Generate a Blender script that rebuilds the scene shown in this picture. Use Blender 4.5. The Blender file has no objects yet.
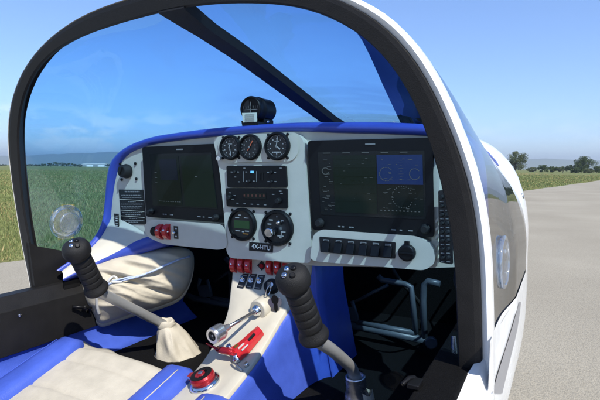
import bpy, math, random
import numpy as np
from mathutils import Vector, Matrix, noise
from mathutils.bvhtree import BVHTree
random.seed(7); np.random.seed(7)
SC = bpy.context.scene; COL = SC.collection
V = Vector; PI = math.pi; R = math.radians

# ------------------------------------------------------------------ camera
CAMX, CZ = 0.64, 1.40           # eye beside the right cockpit sill, 1.4 m over the ground
FPX = 480.0
PSI, ALP, ROLL = R(27.7), math.atan(32.9/480), R(.5)
_h = V((-math.sin(PSI), math.cos(PSI), 0)); _r = V((math.cos(PSI), math.sin(PSI), 0)); _z = V((0, 0, 1))
_f = _h*math.cos(ALP) - _z*math.sin(ALP); _u = _h*math.sin(ALP) + _z*math.cos(ALP)
_r0 = _r.copy(); _r = _r0*math.cos(ROLL)+_u*math.sin(ROLL); _u = _u*math.cos(ROLL)-_r0*math.sin(ROLL)
def hv(u): return 167.1+(u-300)*math.tan(ROLL)
EYE = V((CAMX, 0, CZ))
cam = bpy.data.objects.new('camera', bpy.data.cameras.new('camera')); COL.objects.link(cam)
cam.matrix_world = Matrix(((_r.x, _u.x, -_f.x, EYE.x), (_r.y, _u.y, -_f.y, EYE.y), (_r.z, _u.z, -_f.z, EYE.z), (0, 0, 0, 1)))
cam.data.sensor_width = 36; cam.data.lens = 36*FPX/600; cam.data.clip_start = 0.02; cam.data.clip_end = 60000
SC.camera = cam
def ray(u, v): return (_f*FPX + _r*(u-300) + _u*(200-v)).normalized()
def P(u, v, Y=None, X=None, Z=None):
    """where the sight line through a photo point meets a plane of the aircraft (X/Y absolute, Z relative to eye)"""
    d = ray(u, v)
    if Y is not None: t = (Y-EYE.y)/d.y
    elif X is not None: t = (X-EYE.x)/d.x
    else: t = Z/d.z
    return EYE + d*t
def PA(u, v, off=0.0):          # canted windshield-arch plane  Y + .17 z = .745 + off
    d = ray(u, v); t = (0.745+off)/(d.y + 0.17*d.z); return EYE + d*t
def W(x, y, z): return V((x, y, z+CZ))

# ------------------------------------------------------------------ materials
def newmat(name):
    m = bpy.data.materials.new(name); m.use_nodes = True; nt = m.node_tree
    return m, nt, nt.nodes['Principled BSDF'], nt.nodes['Material Output']
def mat(name, col, rough=0.5, metal=0.0, var=0.12, scale=30, bump=0.0, bscale=200, coat=0.0, spec=0.5):
    m, nt, b, o = newmat(name); N = nt.nodes; L = nt.links
    b.inputs['Roughness'].default_value = rough; b.inputs['Metallic'].default_value = metal
    b.inputs['Coat Weight'].default_value = coat; b.inputs['Coat Roughness'].default_value = 0.05
    b.inputs['Specular IOR Level'].default_value = spec
    tc = N.new('ShaderNodeTexCoord')
    n = N.new('ShaderNodeTexNoise'); n.inputs['Scale'].default_value = scale; n.inputs['Detail'].default_value = 6
    L.new(tc.outputs['Object'], n.inputs['Vector'])
    cr = N.new('ShaderNodeValToRGB'); c = V(col)
    cr.color_ramp.elements[0].position = .3; cr.color_ramp.elements[1].position = .7
    cr.color_ramp.elements[0].color = (*(c*(1-var)), 1); cr.color_ramp.elements[1].color = (*(c*(1+var*.6)), 1)
    L.new(n.outputs['Fac'], cr.inputs['Fac']); L.new(cr.outputs['Color'], b.inputs['Base Color'])
    rr = N.new('ShaderNodeMapRange'); rr.inputs[3].default_value = max(.02, rough-.08); rr.inputs[4].default_value = min(1, rough+.08)
    L.new(n.outputs['Fac'], rr.inputs[0]); L.new(rr.outputs[0], b.inputs['Roughness'])
    if bump > 0:
        n2 = N.new('ShaderNodeTexNoise'); n2.inputs['Scale'].default_value = bscale; n2.inputs['Detail'].default_value = 4
        L.new(tc.outputs['Object'], n2.inputs['Vector'])
        bp = N.new('ShaderNodeBump'); bp.inputs['Strength'].default_value = bump; bp.inputs['Distance'].default_value = .002
        L.new(n2.outputs['Fac'], bp.inputs['Height']); L.new(bp.outputs['Normal'], b.inputs['Normal'])
    return m
M = {}
M['white'] = mat('gloss white paint', (.80, .80, .78), .25, var=.03, coat=.5)
M['panel'] = mat('warm white textured panel paint', (.53, .505, .42), .45, var=.05, bump=.12, bscale=900)
M['console'] = mat('cream console paint', (.50, .465, .375), .5, var=.06, bump=.15, bscale=800)
M['cream'] = mat('cream leather', (.50, .455, .365), .6, var=.10, bump=.35, bscale=450)
M['cloth'] = mat('beige nylon cloth', (.50, .45, .35), .75, var=.08, bump=.35, bscale=700)
M['blue'] = mat('blue leather', (.052, .100, .46), .38, var=.10, bump=.25, bscale=500)
M['bluep'] = mat('blue painted trim', (.038, .068, .36), .35, var=.06, bump=.1, bscale=700)
M['black'] = mat('matt black frame paint', (.011, .0105, .0105), .55, var=.2, bump=.25, bscale=600, spec=.28)
M['blackp'] = mat('black plastic', (.006, .006, .0068), .42, var=.1, spec=.22)
M['rubber'] = mat('black foam rubber', (.009, .0088, .0088), .62, var=.2, bump=.5, bscale=900, spec=.38)
M['carpet'] = mat('black carpet', (.0055, .0055, .006), .95, var=.4, scale=200, bump=1, bscale=500, spec=.1)
M['dial'] = mat('black dial face', (.010, .010, .011), .35, var=.05)
M['ink'] = mat('white print', (.50, .50, .48), .6, var=.02)
M['inkd'] = mat('worn grey print', (.20, .20, .195), .6, var=.05)
M['red'] = mat('red plastic', (.50, .018, .022), .3, var=.08, coat=.3)
M['redm'] = mat('red anodised metal', (.42, .02, .03), .25, .55, var=.06)
M['chrome'] = mat('polished steel', (.72, .73, .75), .14, 1.0, var=.04)
M['satin'] = mat('satin aluminium', (.62, .62, .63), .27, .9, var=.05)
M['steel'] = mat('brushed steel', (.42, .42, .42), .32, 1.0, var=.08)
M['greytube'] = mat('grey steel tube', (.40, .40, .385), .36, .45, var=.06, bump=.05)
M['bluegrey'] = mat('blue grey enamelled tube', (.06, .075, .092), .4, var=.06)
M['stripe'] = mat('grey stripe decal', (.24, .24, .25), .35, var=.03, coat=.3)
M['orange'] = mat('orange needle', (.55, .12, .05), .5, var=.02)
M['paper'] = mat('printed paper card', (.62, .66, .56), .7, var=.04)
def screen_mat(name, col, e):
    m, nt, b, o = newmat(name); b.inputs['Base Color'].default_value = (.006, .007, .008, 1)
    b.inputs['Roughness'].default_value = .08; b.inputs['Specular IOR Level'].default_value = .16; b.inputs['Emission Color'].default_value = (*col, 1); b.inputs['Emission Strength'].default_value = e
    return m
M['scr_dark'] = screen_mat('unlit display glass', (.02, .03, .04), .15)
M['scr_green'] = screen_mat('display dark green map', (.006, .016, .011), .35)
M['scr_green2'] = screen_mat('display dim green map', (.006, .012, .011), .35)
M['scr_navy'] = screen_mat('display dim navy', (.006, .010, .026), .4)
M['scr_blue'] = screen_mat('display blue sky field', (.010, .035, .17), .4)
M['scr_tick'] = screen_mat('display grey symbols', (.10, .14, .17), .35)
M['scr_amber'] = screen_mat('display amber digits', (.35, .22, .05), .3)
M['scr_lcd'] = screen_mat('green lcd window', (.05, .20, .09), .14)
M['inkg'] = mat('gauge print', (.33, .33, .32), .6, var=.05)
M['dimred'] = mat('unlit digits', (.10, .03, .02), .5, var=.02)
M['led'] = screen_mat('blue indicator lamp', (.1, .4, .9), 1.2)
def glass_mat(name, tint_or_reflection, diff=0.0, f0=.045, rough=0.0, smudge=False):
    m, nt, b, o = newmat(name); N = nt.nodes; L = nt.links; N.remove(b)
    tr = N.new('ShaderNodeBsdfTransparent'); tr.inputs[0].default_value = (*tint_or_reflection, 1)
    gl = N.new('ShaderNodeBsdfGlossy'); gl.inputs['Roughness'].default_value = rough
    lw = N.new('ShaderNodeLayerWeight'); lw.inputs[0].default_value = .5
    p = N.new('ShaderNodeMath'); p.operation = 'POWER'; p.inputs[1].default_value = 3.7
    L.new(lw.outputs['Facing'], p.inputs[0])
    ma = N.new('ShaderNodeMath'); ma.operation = 'MULTIPLY_ADD'; ma.inputs[1].default_value = 1-f0; ma.inputs[2].default_value = f0
    L.new(p.outputs[0], ma.inputs[0])
    mx = N.new('ShaderNodeMixShader'); L.new(ma.outputs[0], mx.inputs[0]); L.new(gl.outputs[0], mx.inputs[2])
    src = tr.outputs[0]
    if smudge:
        tc = N.new('ShaderNodeTexCoord'); n1 = N.new('ShaderNodeTexNoise'); n1.inputs['Scale'].default_value = 3.2; n1.inputs['Detail'].default_value = 3; n1.inputs['Distortion'].default_value = 1.8
        L.new(tc.outputs['Object'], n1.inputs['Vector']); mr = N.new('ShaderNodeMapRange'); mr.inputs[1].default_value = .50; mr.inputs[2].default_value = .72; mr.inputs[3].default_value = .004; mr.inputs[4].default_value = .075; L.new(n1.outputs['Fac'], mr.inputs[0])
        d = N.new('ShaderNodeBsdfDiffuse'); d.inputs[0].default_value = (.75, .8, .85, 1); m2 = N.new('ShaderNodeMixShader'); L.new(mr.outputs[0], m2.inputs[0]); L.new(tr.outputs[0], m2.inputs[1]); L.new(d.outputs[0], m2.inputs[2]); src = m2.outputs[0]
    if diff > 0:
        d = N.new('ShaderNodeBsdfDiffuse'); d.inputs[0].default_value = (.8, .82, .85, 1)
        m2 = N.new('ShaderNodeMixShader'); m2.inputs[0].default_value = diff
        L.new(tr.outputs[0], m2.inputs[1]); L.new(d.outputs[0], m2.inputs[2]); src = m2.outputs[0]
    L.new(src, mx.inputs[1]); L.new(mx.outputs[0], o.inputs['Surface'])
    return m
M['glass'] = glass_mat('blue tinted acrylic', (.39, .65, .88), smudge=True)
M['tint_or_reflection'] = glass_mat('dark blue painted reflection', (.020, .032, .055), .0, f0=.02)  # dark see-through colour imitating the black cockpit mirrored in the glass
M['clear'] = glass_mat('clear acrylic', (.97, .98, .98), .012, f0=.05)
M['rimclear'] = glass_mat('frosted clear acrylic edge', (.86, .90, .94), .09, f0=.16, rough=.06)

# ------------------------------------------------------------------ mesh builder
class MB:
    def __init__(s): s.v = []; s.f = []; s.m = []; s.sm = []
    def add(s, vs, fs, mi=0, smooth=False):
        o = len(s.v); s.v += [tuple(p) for p in vs]
        for f in fs: s.f.append([i+o for i in f]); s.m.append(mi); s.sm.append(smooth)
        return s
    def slab(s, pts, d, mi=0, side=None):           # polygon + extrusion vector
        n = len(pts); d = V(d); q = [V(p)+d for p in pts]
        s.add(list(pts)+q, [list(range(n))], mi); o = len(s.v)-2*n
        for i in range(n):
            j = (i+1) % n; s.f.append([o+i, o+j, o+n+j, o+n+i]); s.m.append(mi if side is None else side); s.sm.append(False)
        s.f.append([o+n+i for i in range(n)][::-1]); s.m.append(mi if side is None else side); s.sm.append(False)
        return s
    def box(s, c, sx, sy, sz, mi=0, rot=None):
        c = V(c); pts = []
        for a, b in ((-1, -1), (1, -1), (1, 1), (-1, 1)): pts.append(V((a*sx/2, -sy/2, b*sz/2)))
        pts2 = [p+V((0, sy, 0)) for p in pts]; al = pts+pts2
        if rot is not None: al = [rot @ p for p in al]
        al = [p+c for p in al]
        return s.add(al, [[0, 1, 2, 3], [7, 6, 5, 4], [0, 4, 5, 1], [1, 5, 6, 2], [2, 6, 7, 3], [3, 7, 4, 0]], mi)
    def hexa(s, a, b, mi=0):                         # 4 bottom + 4 top points
        return s.add(list(a)+list(b), [[3, 2, 1, 0], [4, 5, 6, 7], [0, 1, 5, 4], [1, 2, 6, 5], [2, 3, 7, 6], [3, 0, 4, 7]], mi)
    def grid(s, rows, mi=0, smooth=True, closed=False):
        n = len(rows[0]); vs = [p for r in rows for p in r]; fs = []
        for i in range(len(rows)-1):
            for j in range(n if closed else n-1):
                k = (j+1) % n; fs.append([i*n+j, i*n+k, (i+1)*n+k, (i+1)*n+j])
        return s.add(vs, fs, mi, smooth)
    def lathe(s, p0, p1, prof, mi=0, n=32, smooth=True, up=None):   # prof: (distance along axis in units of |p1-p0|, radius)
        p0 = V(p0); p1 = V(p1); ax = p1-p0; z = ax.normalized()
        x = z.cross(V((0, 0, 1)) if abs(z.z) < .9 else V((0, 1, 0))).normalized(); y = z.cross(x)
        rows = [[p0+ax*t + (x*math.cos(2*PI*k/n)+y*math.sin(2*PI*k/n))*r for k in range(n)] for t, r in prof]
        s.grid(rows, mi, smooth, True); o = len(s.v)
        if prof[0][1] > 1e-6: s.f.append([o-len(rows)*n+k for k in range(n)][::-1]); s.m.append(mi); s.sm.append(False)
        if prof[-1][1] > 1e-6: s.f.append([o-n+k for k in range(n)]); s.m.append(mi); s.sm.append(False)
        return s
    def disc(s, c, nrm, r, h, mi=0, n=36, ch=.0):
        c = V(c); nrm = V(nrm).normalized()
        pr = [(0, r), (1, r)] if not ch else [(0, r), (1-ch/h, r), (1, r-ch)]
        return s.lathe(c, c+nrm*h, pr, mi, n, smooth=False)
    def ring(s, c, nrm, r0, r1, h, mi=0, n=40):
        c = V(c); nrm = V(nrm).normalized()
        return s.lathe(c, c+nrm*h, [(0, r1), (1, r1), (1, r0), (0, r0), (0, r1)][:5], mi, n, smooth=False)
    def tube(s, pts, r, mi=0, n=12, caps=True):
        pts = [V(p) for p in pts]; rs = r if isinstance(r, (list, tuple)) else [r]*len(pts); rows = []; px = None
        for i, p in enumerate(pts):
            t = (pts[min(i+1, len(pts)-1)]-pts[max(i-1, 0)]).normalized()
            x = (px - t*px.dot(t)) if px is not None else t.cross(V((0, 0, 1)) if abs(t.z) < .9 else V((1, 0, 0)))
            x.normalize(); px = x; y = t.cross(x)
            rows.append([p+(x*math.cos(2*PI*k/n)+y*math.sin(2*PI*k/n))*rs[i] for k in range(n)])
        s.grid(rows, mi, True, True); o = len(s.v)
        if caps:
            s.f.append([o-len(rows)*n+k for k in range(n)][::-1]); s.m.append(mi); s.sm.append(False)
            s.f.append([o-n+k for k in range(n)]); s.m.append(mi); s.sm.append(False)
        return s
    def sphere(s, c, r, mi=0, n=16, sc=(1, 1, 1)):
        c = V(c); rows = []
        for i in range(1, n//2):
            a = PI*i/(n//2); rows.append([c+V((math.sin(a)*math.cos(2*PI*k/n)*sc[0], math.sin(a)*math.sin(2*PI*k/n)*sc[1], math.cos(a)*sc[2]))*r for k in range(n)])
        s.grid(rows, mi, True, True); o = len(s.v)
        s.f.append([o-len(rows)*n+k for k in range(n)][::-1]); s.m.append(mi); s.sm.append(True)
        s.f.append([o-n+k for k in range(n)]); s.m.append(mi); s.sm.append(True)
        return s
WORLD = {}
def setp(o, label=None, cat=None, group=None, kind=None):
    if label: o['label'] = label
    if cat: o['category'] = cat
    if group: o['group'] = group
    if kind: o['kind'] = kind
    return o
def mk(name, mb, mats, parent=None, bevel=0, seg=2, sub=0, origin=None, flip=False, **k):
    me = bpy.data.meshes.new(name); vs = [V(v) for v in mb.v]
    if origin is None:
        lo = [min(v[i] for v in vs) for i in range(3)]; hi = [max(v[i] for v in vs) for i in range(3)]
        origin = V(((lo[0]+hi[0])/2, (lo[1]+hi[1])/2, lo[2]))
    me.from_pydata([v-origin for v in vs], [], mb.f)
    if not isinstance(mats, (list, tuple)): mats = [mats]
    for q in mats: me.materials.append(M[q] if isinstance(q, str) else q)
    me.polygons.foreach_set('material_index', mb.m); me.polygons.foreach_set('use_smooth', mb.sm)
    me.update()
    o = bpy.data.objects.new(name, me); COL.objects.link(o); WORLD[o.name] = V(origin)
    o.location = V(origin) - (WORLD[parent.name] if parent else V((0, 0, 0)))
    if parent: o.parent = parent
    if bevel:
        b = o.modifiers.new('bevel', 'BEVEL'); b.width = bevel; b.segments = seg; b.limit_method = 'ANGLE'; b.angle_limit = R(35)
        b.use_clamp_overlap = True
        for p in me.polygons: p.use_smooth = True
        b.harden_normals = True
    if sub:
        q = o.modifiers.new('sub', 'SUBSURF'); q.levels = q.render_levels = sub
    setp(o, **k); return o
def empty(name, loc, parent=None, **k):
    o = bpy.data.objects.new(name, None); COL.objects.link(o); WORLD[o.name] = V(loc)
    o.location = V(loc) - (WORLD[parent.name] if parent else V((0, 0, 0))); o.empty_display_size = .1
    if parent: o.parent = parent
    return setp(o, **k)
def text_mb(body, size, origin, ex=V((1, 0, 0)), ey=V((0, 0, 1)), depth=.0004):
    cu = bpy.data.curves.new('t', 'FONT'); cu.body = body; cu.size = size; cu.align_x = 'CENTER'; cu.align_y = 'CENTER'; cu.extrude = depth
    cu.offset = size*.02
    o = bpy.data.objects.new('t', cu); COL.objects.link(o); bpy.context.view_layer.update()
    me = bpy.data.meshes.new_from_object(o.evaluated_get(bpy.context.evaluated_depsgraph_get())); ez = ex.cross(ey)
    mb = MB(); mb.add([V(origin)+ex*v.co.x+ey*v.co.y+ez*v.co.z for v in me.vertices], [list(p.vertices) for p in me.polygons])
    bpy.data.objects.remove(o); bpy.data.curves.remove(cu); bpy.data.meshes.remove(me); return mb
def rnd(pts, r, n=5):           # round the corners of a 2-D polygon
    out = []; m = len(pts)
    for i in range(m):
        p = np.array(pts[i], float); a = np.array(pts[i-1], float)-p; b = np.array(pts[(i+1) % m], float)-p
        la, lb = np.linalg.norm(a), np.linalg.norm(b); q = min(r, la*.45, lb*.45)
        s, e = p+a/la*q, p+b/lb*q
        for k in range(n+1):
            t = k/n; out.append(tuple((1-t)**2*s+2*t*(1-t)*p+t*t*e))
    return out
def cr(pts, n):                 # Catmull-Rom resample by arc length
    A = [np.array(p, float) for p in pts]; A = [2*A[0]-A[1]]+A+[2*A[-1]-A[-2]]; out = []
    for i in range(1, len(A)-2):
        for k in range(16):
            t = k/16; a, b, c, d = A[i-1:i+3]
            out.append(.5*((2*b)+(c-a)*t+(2*a-5*b+4*c-d)*t*t+(3*b-a-3*c+d)*t**3))
    out.append(A[-2]); out = np.array(out); L = np.r_[0, np.cumsum(np.linalg.norm(np.diff(out, axis=0), axis=1))]
    q = np.linspace(0, L[-1], n); return [V([np.interp(x, L, out[:, j]) for j in range(out.shape[1])]) for x in q]
def onm(bvh, u, v):
    h = bvh.ray_cast(EYE, ray(u, v)); n = h[1]
    if n is None: return None, None
    if n.dot(ray(u, v)) > 0: n = -n
    return h[0], n
def bvh_of(mb): return BVHTree.FromPolygons([V(v) for v in mb.v], mb.f)

# ================================================================== AIRCRAFT
AC = empty('light_aircraft', (0, .9, 0), label='white and blue light aircraft with open canopy parked on the concrete runway', cat='aircraft')
def part(name, mb, mats, parent=AC, **k): return mk(name, mb, mats, parent, **k)

# ---- windshield arch -------------------------------------------------
outer_uv = [(31, 290), (26, 264), (21, 240), (16, 208), (10, 167), (7, 134), (8.4, 117), (15, 87), (27, 64), (43.5, 43.5), (67, 25), (90, 12), (127, -1),
            (160, -10), (200, -17), (250, -20), (300, -14), (345, 0), (372, 15), (400, 37), (425, 74), (440, 104), (452, 134), (466, 170), (474, 205), (479.5, 250), (481, 300), (482, 345), (483, 440)]
inner_uv = [(39, 286), (29, 240), (24, 215), (20, 180), (17, 134), (19, 110), (25, 88), (36, 67), (55, 49), (83, 34.5), (120, 22.5), (155, 12.5), (200, 4), (240, 2), (282, 3),
            (311, 7), (334, 17), (357, 30), (381, 50), (401, 77), (414, 100), (427, 134), (437, 167), (445, 201), (453, 244), (455, 280), (457, 330), (461, 440)]
front_uv = [(45, 286), (36, 247), (32, 214), (27, 174), (24.4, 134), (26, 104), (32, 80), (42, 64), (58, 50), (84, 35.5), (120, 23.5), (157, 13.5), (200, 5), (240, 3), (282, 4),
            (311, 8), (334, 18), (354, 30), (378, 51), (398, 78), (411, 101), (424, 135), (434, 168), (442, 202), (450, 244), (452, 280), (454, 330), (459, 440)]
NA = 97
A_o = cr([PA(*p) for p in outer_uv], NA); A_i = cr([PA(*p) for p in inner_uv], NA)
A_f = cr([PA(*p, .045) for p in front_uv], NA)
def smooth_(c, it=14):
    for _ in range(it): c = [c[0]]+[c[i-1]*.25+c[i]*.5+c[i+1]*.25 for i in range(1, len(c)-1)]+[c[-1]]
    return c
A_f = [f.lerp(i_+V((.004, .035, 0)), min(1, max(0, (k/(NA-1)-.60)/.12))) for k, (f, i_) in enumerate(zip(A_f, A_i))]
A_o, A_i, A_f = smooth_(A_o, 8), smooth_(A_i, 8), smooth_(A_f, 8)
mb = MB(); bk = V((0, .03, 0)); mid = []
rowsA = []
for i in range(NA):
    o, n_, f = A_o[i], A_i[i], A_f[i]
    d = (n_-o)
    rowsA.append([o+bk, o+V((0, .003, 0)), o+d*.06-V((0, .001, 0)), o+d*.28-V((0, .002, 0)), o+d*.94-V((0, .001, 0)), n_+V((0, .004, 0)), f, o+bk*1.2+d*.2])
mb.grid(rowsA, smooth=False, closed=True)
part('windshield_frame', mb, 'black')
ctr = V((0, .72, CZ-.02))
rim = MB(); rr = []
A_r = []
for i in range(NA):
    s = i/(NA-1); w = .0012 + .0150*min(1, max(0, (s-.50)/.18))
    rad = (A_o[i]-ctr); rad.y = 0
    if A_o[i].z < ctr.z: rad.z = 0
    rad.normalize(); q = A_o[i]+rad*w; A_r.append(q)
    rr.append([A_o[i]+V((0, .006, 0)), A_o[i]+rad*w*.5-V((0, .001, 0)), q+V((0, .002, 0)), q+V((0, .024, 0)), A_o[i]+V((0, .023, 0))])
rim.grid(rr, smooth=False, closed=True); part('frame_rim', rim, 'white')

# ---- hull shape ------------------------------------------------------
def lerpt(tab, y):
    return float(np.interp(y, [a for a, b in tab], [b for a, b in tab]))
def wY(y): return lerpt([(-3, .30), (-1.2, .46), (-.2, .555), (.4, .560), (.8, .562), (1.1, .581), (1.4, .586), (1.8, .574), (2.1, .54), (2.5, .45), (2.8, .34), (2.95, .22)], y)
BOWC = cr([P(u, v, X=0) for u, v in [(170, 6), (186, 22), (224, 43), (248, 59), (268, 76), (297, 99), (329, 121)]], 30)
_b0, _b1 = P(180, 14, X=0), P(329, 121, X=0); _b0 += (_b0-_b1)*.030
BOWC = [c.lerp(_b0.lerp(_b1, k/29)+V((0, 0, .006*math.sin(PI*k/29))), .75) for k, c in enumerate(BOWC)]
for _ in range(8): BOWC = [BOWC[0]]+[BOWC[i-1]*.25+BOWC[i]*.5+BOWC[i+1]*.25 for i in range(1, 29)]+[BOWC[-1]]
BOWC += [BOWC[-1].lerp(W(0, 1.72, .10), t) for t in (.35, .7, 1)]
ZT_ = [(c.y, c.z-CZ+.015) for c in BOWC]; print('bow', ZT_[0], ZT_[10], ZT_[20], ZT_[29])
def ztY(y): return lerpt([(.6, .36)]+ZT_+[(1.76, .115), (2.0, .095), (2.4, .03), (2.8, -.08), (2.95, -.2)], y)
ZB = -.275; NEX = 2.6
def ztC(y): return lerpt([(1.4, .19), (1.6, .165), (1.9, .175), (2.2, .14), (2.5, .06), (2.8, -.05), (2.95, -.15)], y)
def sect(y, n=NA, NEX=2.6, ztf=None):
    w, zt = wY(y), (ztf or ztY)(y); out = []
    for k in range(121):
        a = PI - PI*k/120; c, s = math.cos(a), math.sin(a)
        out.append(V((w*math.copysign(abs(c)**(2/NEX), c), y, CZ+ZB+(zt-ZB)*max(0, s)**(2/NEX))))
    return cr(out[::3], n)
# start curve of the glass: arch outer line cut at the level ZB
st = []
for p, o_ in zip(A_r, A_o):
    if p.z > CZ+ZB:
        dd = (o_-p); dd = dd.normalized() if dd.length > 1e-6 else V((0, 0, 0)); st.append(p+dd*.0025)
st = cr(st, NA)
st = [p+V((0, .018, 0)) for p in st]
def Yf(s): c = abs(2*s-1); return 1.74 - .26*c**5
gl = MB(); rows = []; NT = 64
for k in range(NT+1):
    t = k/NT; row = []
    cache = {}
    for i in range(NA):
        s = i/(NA-1); y = st[i].y*(1-t)+Yf(s)*t
        yy = round(y, 2)
        if yy not in SECT_CACHE if 'SECT_CACHE' in globals() else True:
            globals().setdefault('SECT_CACHE', {})[yy] = sect(yy)
        q = SECT_CACHE[yy][i]; b = min(1, t*2.2); b = b*b*(3-2*b)
        x = st[i].x*(1-b)+q.x*b; z = st[i].z*(1-b)+q.z*b
        row.append(V((x, y, z)))
    rows.append(row)
glass_rows = rows
full = MB(); full.grid(rows); gb = bvh_of(full)
ventL, nL = onm(gb, 67, 222); ventR, nR = onm(gb, 503, 262)
if True:
    d = ray(67, 222); h = gb.ray_cast(EYE, d); ventL = h[0]; nL = -h[1] if h[1].dot(V((-1, 0, 0))) < 0 else h[1]     # outward
    d = ray(503, 262); h = gb.ray_cast(EYE, d); ventR = h[0]; nR = h[1] if h[1].x > 0 else -h[1]
fine = MB()
n = NA; vs = [p for r in rows for p in r]; fs = []
for i in range(NT):
    for j in range(n-1):
        c4 = [vs[i*n+j], vs[i*n+j+1], vs[(i+1)*n+j+1], vs[(i+1)*n+j]]; c = (c4[0]+c4[1]+c4[2]+c4[3])/4
        if (c-ventL).length < .044 or (c-ventR).length < .044: continue
        fs.append([i*n+j, i*n+j+1, (i+1)*n+j+1, (i+1)*n+j])
fine.add(vs, fs, 0, True); part('windshield', fine, 'glass')
for pos, nn in ((ventL, nL), (ventR, nR)):
    v_ = empty('air_vent', pos, AC)
    a = MB(); a.lathe(pos-nn*.006, pos+nn*.010, [(.1, .0425), (.3, .0485), (.55, .0495), (.7, .0485), (.75, .043), (.7, .041), (.1, .041), (.1, .0425)], 0, 48); mk('vent_ring', a, 'rimclear', v_)
    a = MB(); a.lathe(pos-nn*.016, pos+nn*.004, [(0, 0.0001), (.0, .024), (.12, .029), (.8, .037), (1, .040)], 0, 40)
    mk('vent_cup', a, 'clear', v_)
    a = MB(); a.lathe(pos-nn*.017, pos-nn*.0145, [(0, .0265), (0, .0305), (1, .0305), (1, .0265), (0, .0265)], 0, 40); mk('cup_edge', a, 'rimclear', v_)
    a = MB(); a.sphere(pos+nn*.002+V((0, 0, .02)), .004, 0); mk('vent_knob', a, 'rimclear', v_)
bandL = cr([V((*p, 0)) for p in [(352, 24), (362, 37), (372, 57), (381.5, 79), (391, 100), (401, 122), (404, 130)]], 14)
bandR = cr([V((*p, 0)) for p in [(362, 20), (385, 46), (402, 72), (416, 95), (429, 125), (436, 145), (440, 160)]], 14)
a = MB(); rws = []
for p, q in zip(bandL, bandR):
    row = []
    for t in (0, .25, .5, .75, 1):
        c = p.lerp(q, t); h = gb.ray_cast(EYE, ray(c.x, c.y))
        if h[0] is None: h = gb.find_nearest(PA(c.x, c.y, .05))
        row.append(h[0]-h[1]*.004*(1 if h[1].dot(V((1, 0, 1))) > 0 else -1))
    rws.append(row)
a.grid(rws); part('painted_reflection_band', a, 'tint_or_reflection')  # added strip: dark grazing reflection painted as colour inside the right glass
# hull: cowling in front of the glass + lower body
cow = MB(); rows = []
for k in range(26):
    t = k/25; row = []
    for i in range(NA):
        s = i/(NA-1); y = Yf(s)*(1-t)+2.95*t; yy = round(y, 2)
        if (yy, 'c') not in SECT_CACHE: SECT_CACHE[(yy, 'c')] = sect(yy, NA, 3.1, ztC)
        q = SECT_CACHE[(yy, 'c')][i]; g = glass_rows[-1][i]; b = min(1, t*5)
        row.append(V((g.x*(1-b)+q.x*b, y, g.z*(1-b)+q.z*b)))
    rows.append(row)
cow.grid(rows)
cap = [p for p in rows[-1]]; cow.add(cap, [list(range(len(cap)))])
part('engine_cowling', cow, 'white')
a = MB()
for vv in (195, 220, 245):
    pass
part_sp = MB(); part_sp.lathe(W(0, 2.95, -.22), W(0, 3.22, -.22), [(0, .13), (.2, .125), (.5, .10), (.8, .055), (1, .003)], 0, 32); part('spinner', part_sp, 'white')
for sgn in (-1, 1):
    b_ = MB(); rows = []
    for k in range(11):
        t = k/10; r_ = .10+t*.66; c = .075*(1-t*.55); tw = R(50-35*t)
        dx = V((math.cos(tw), -math.sin(tw), 0)); base = W(0, 3.03, -.22)+V((-.17*sgn*r_, 0, sgn*r_*.985))
        rows.append([base-dx*c, base+V((0, .008, 0)), base+dx*c, base-V((0, .008, 0))])
    b_.grid(rows, closed=True); part('propeller_blade', b_, 'blackp')
def lower(y):
    w = wY(y); k = min(1, (2.95-y)/.9) if y > 2.05 else 1
    d = .82*k if y < 2.05 else .30+.52*k
    return [(w, ZB), (w+.003, -.33), (w+.003, -.42), (w-.012, -.52), (w-.05, max(-.62, -d+.1)), (w*.72, max(-.74, -d+.04)), (w*.4, max(-.80, -d)), (0, max(-.82, -d-.01))]
ys = list(np.linspace(-2.2, .78, 14))+list(np.linspace(.84, 1.48, 14))+list(np.linspace(1.56, 2.95, 16))
body = MB(); rows = []
for y in ys:
    l = lower(y)
    l0 = list(l)
    if y < .80: l0 = [(wY(y)-.002, -.325)]+[l[1]]+l[2:]
    if y < .80: l = [(wY(y)-.030, -.326), (wY(y)-.024, -.318), (wY(y)-.006, -.319), (wY(y)+.001, -.330)]+l[2:]
    rt = [W(x, y, z) for x, z in l]; lf = [W(-x, y, z) for x, z in reversed(l0[:-1])]
    rt = cr(rt, 36); lf = cr(lf, 36)
    rows.append(rt+lf[1:])
body.grid(rows)
body.add(rows[0], [list(range(len(rows[0])))]); body.add(rows[-1], [list(range(len(rows[-1])))])
hull_b = bvh_of(body)
for i_, sg in ((NA-1, 1), (0, -1)):
    rws = []
    for k in range(0, NT+1, 4):
        g = glass_rows[k][i_]; hw_ = wY(g.y)+.003; x0 = max(abs(g.x), 0)
        rws.append([V((sg*(x0+.0015), g.y, g.z+.004)), V((sg*(x0+.002), g.y, g.z)), V((sg*(x0*.5+hw_*.5+.0015), g.y, CZ-.300)), V((sg*(hw_+.001), g.y, CZ-.335)), V((sg*(hw_-.02), g.y, CZ-.345))])
    g = rws[0]; rws = ([[p+V((0, -.05, 0)) for p in g]] if sg > 0 else [])+rws
    body.grid(rws, smooth=False)
FUS = part('fuselage', body, 'white')
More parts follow.
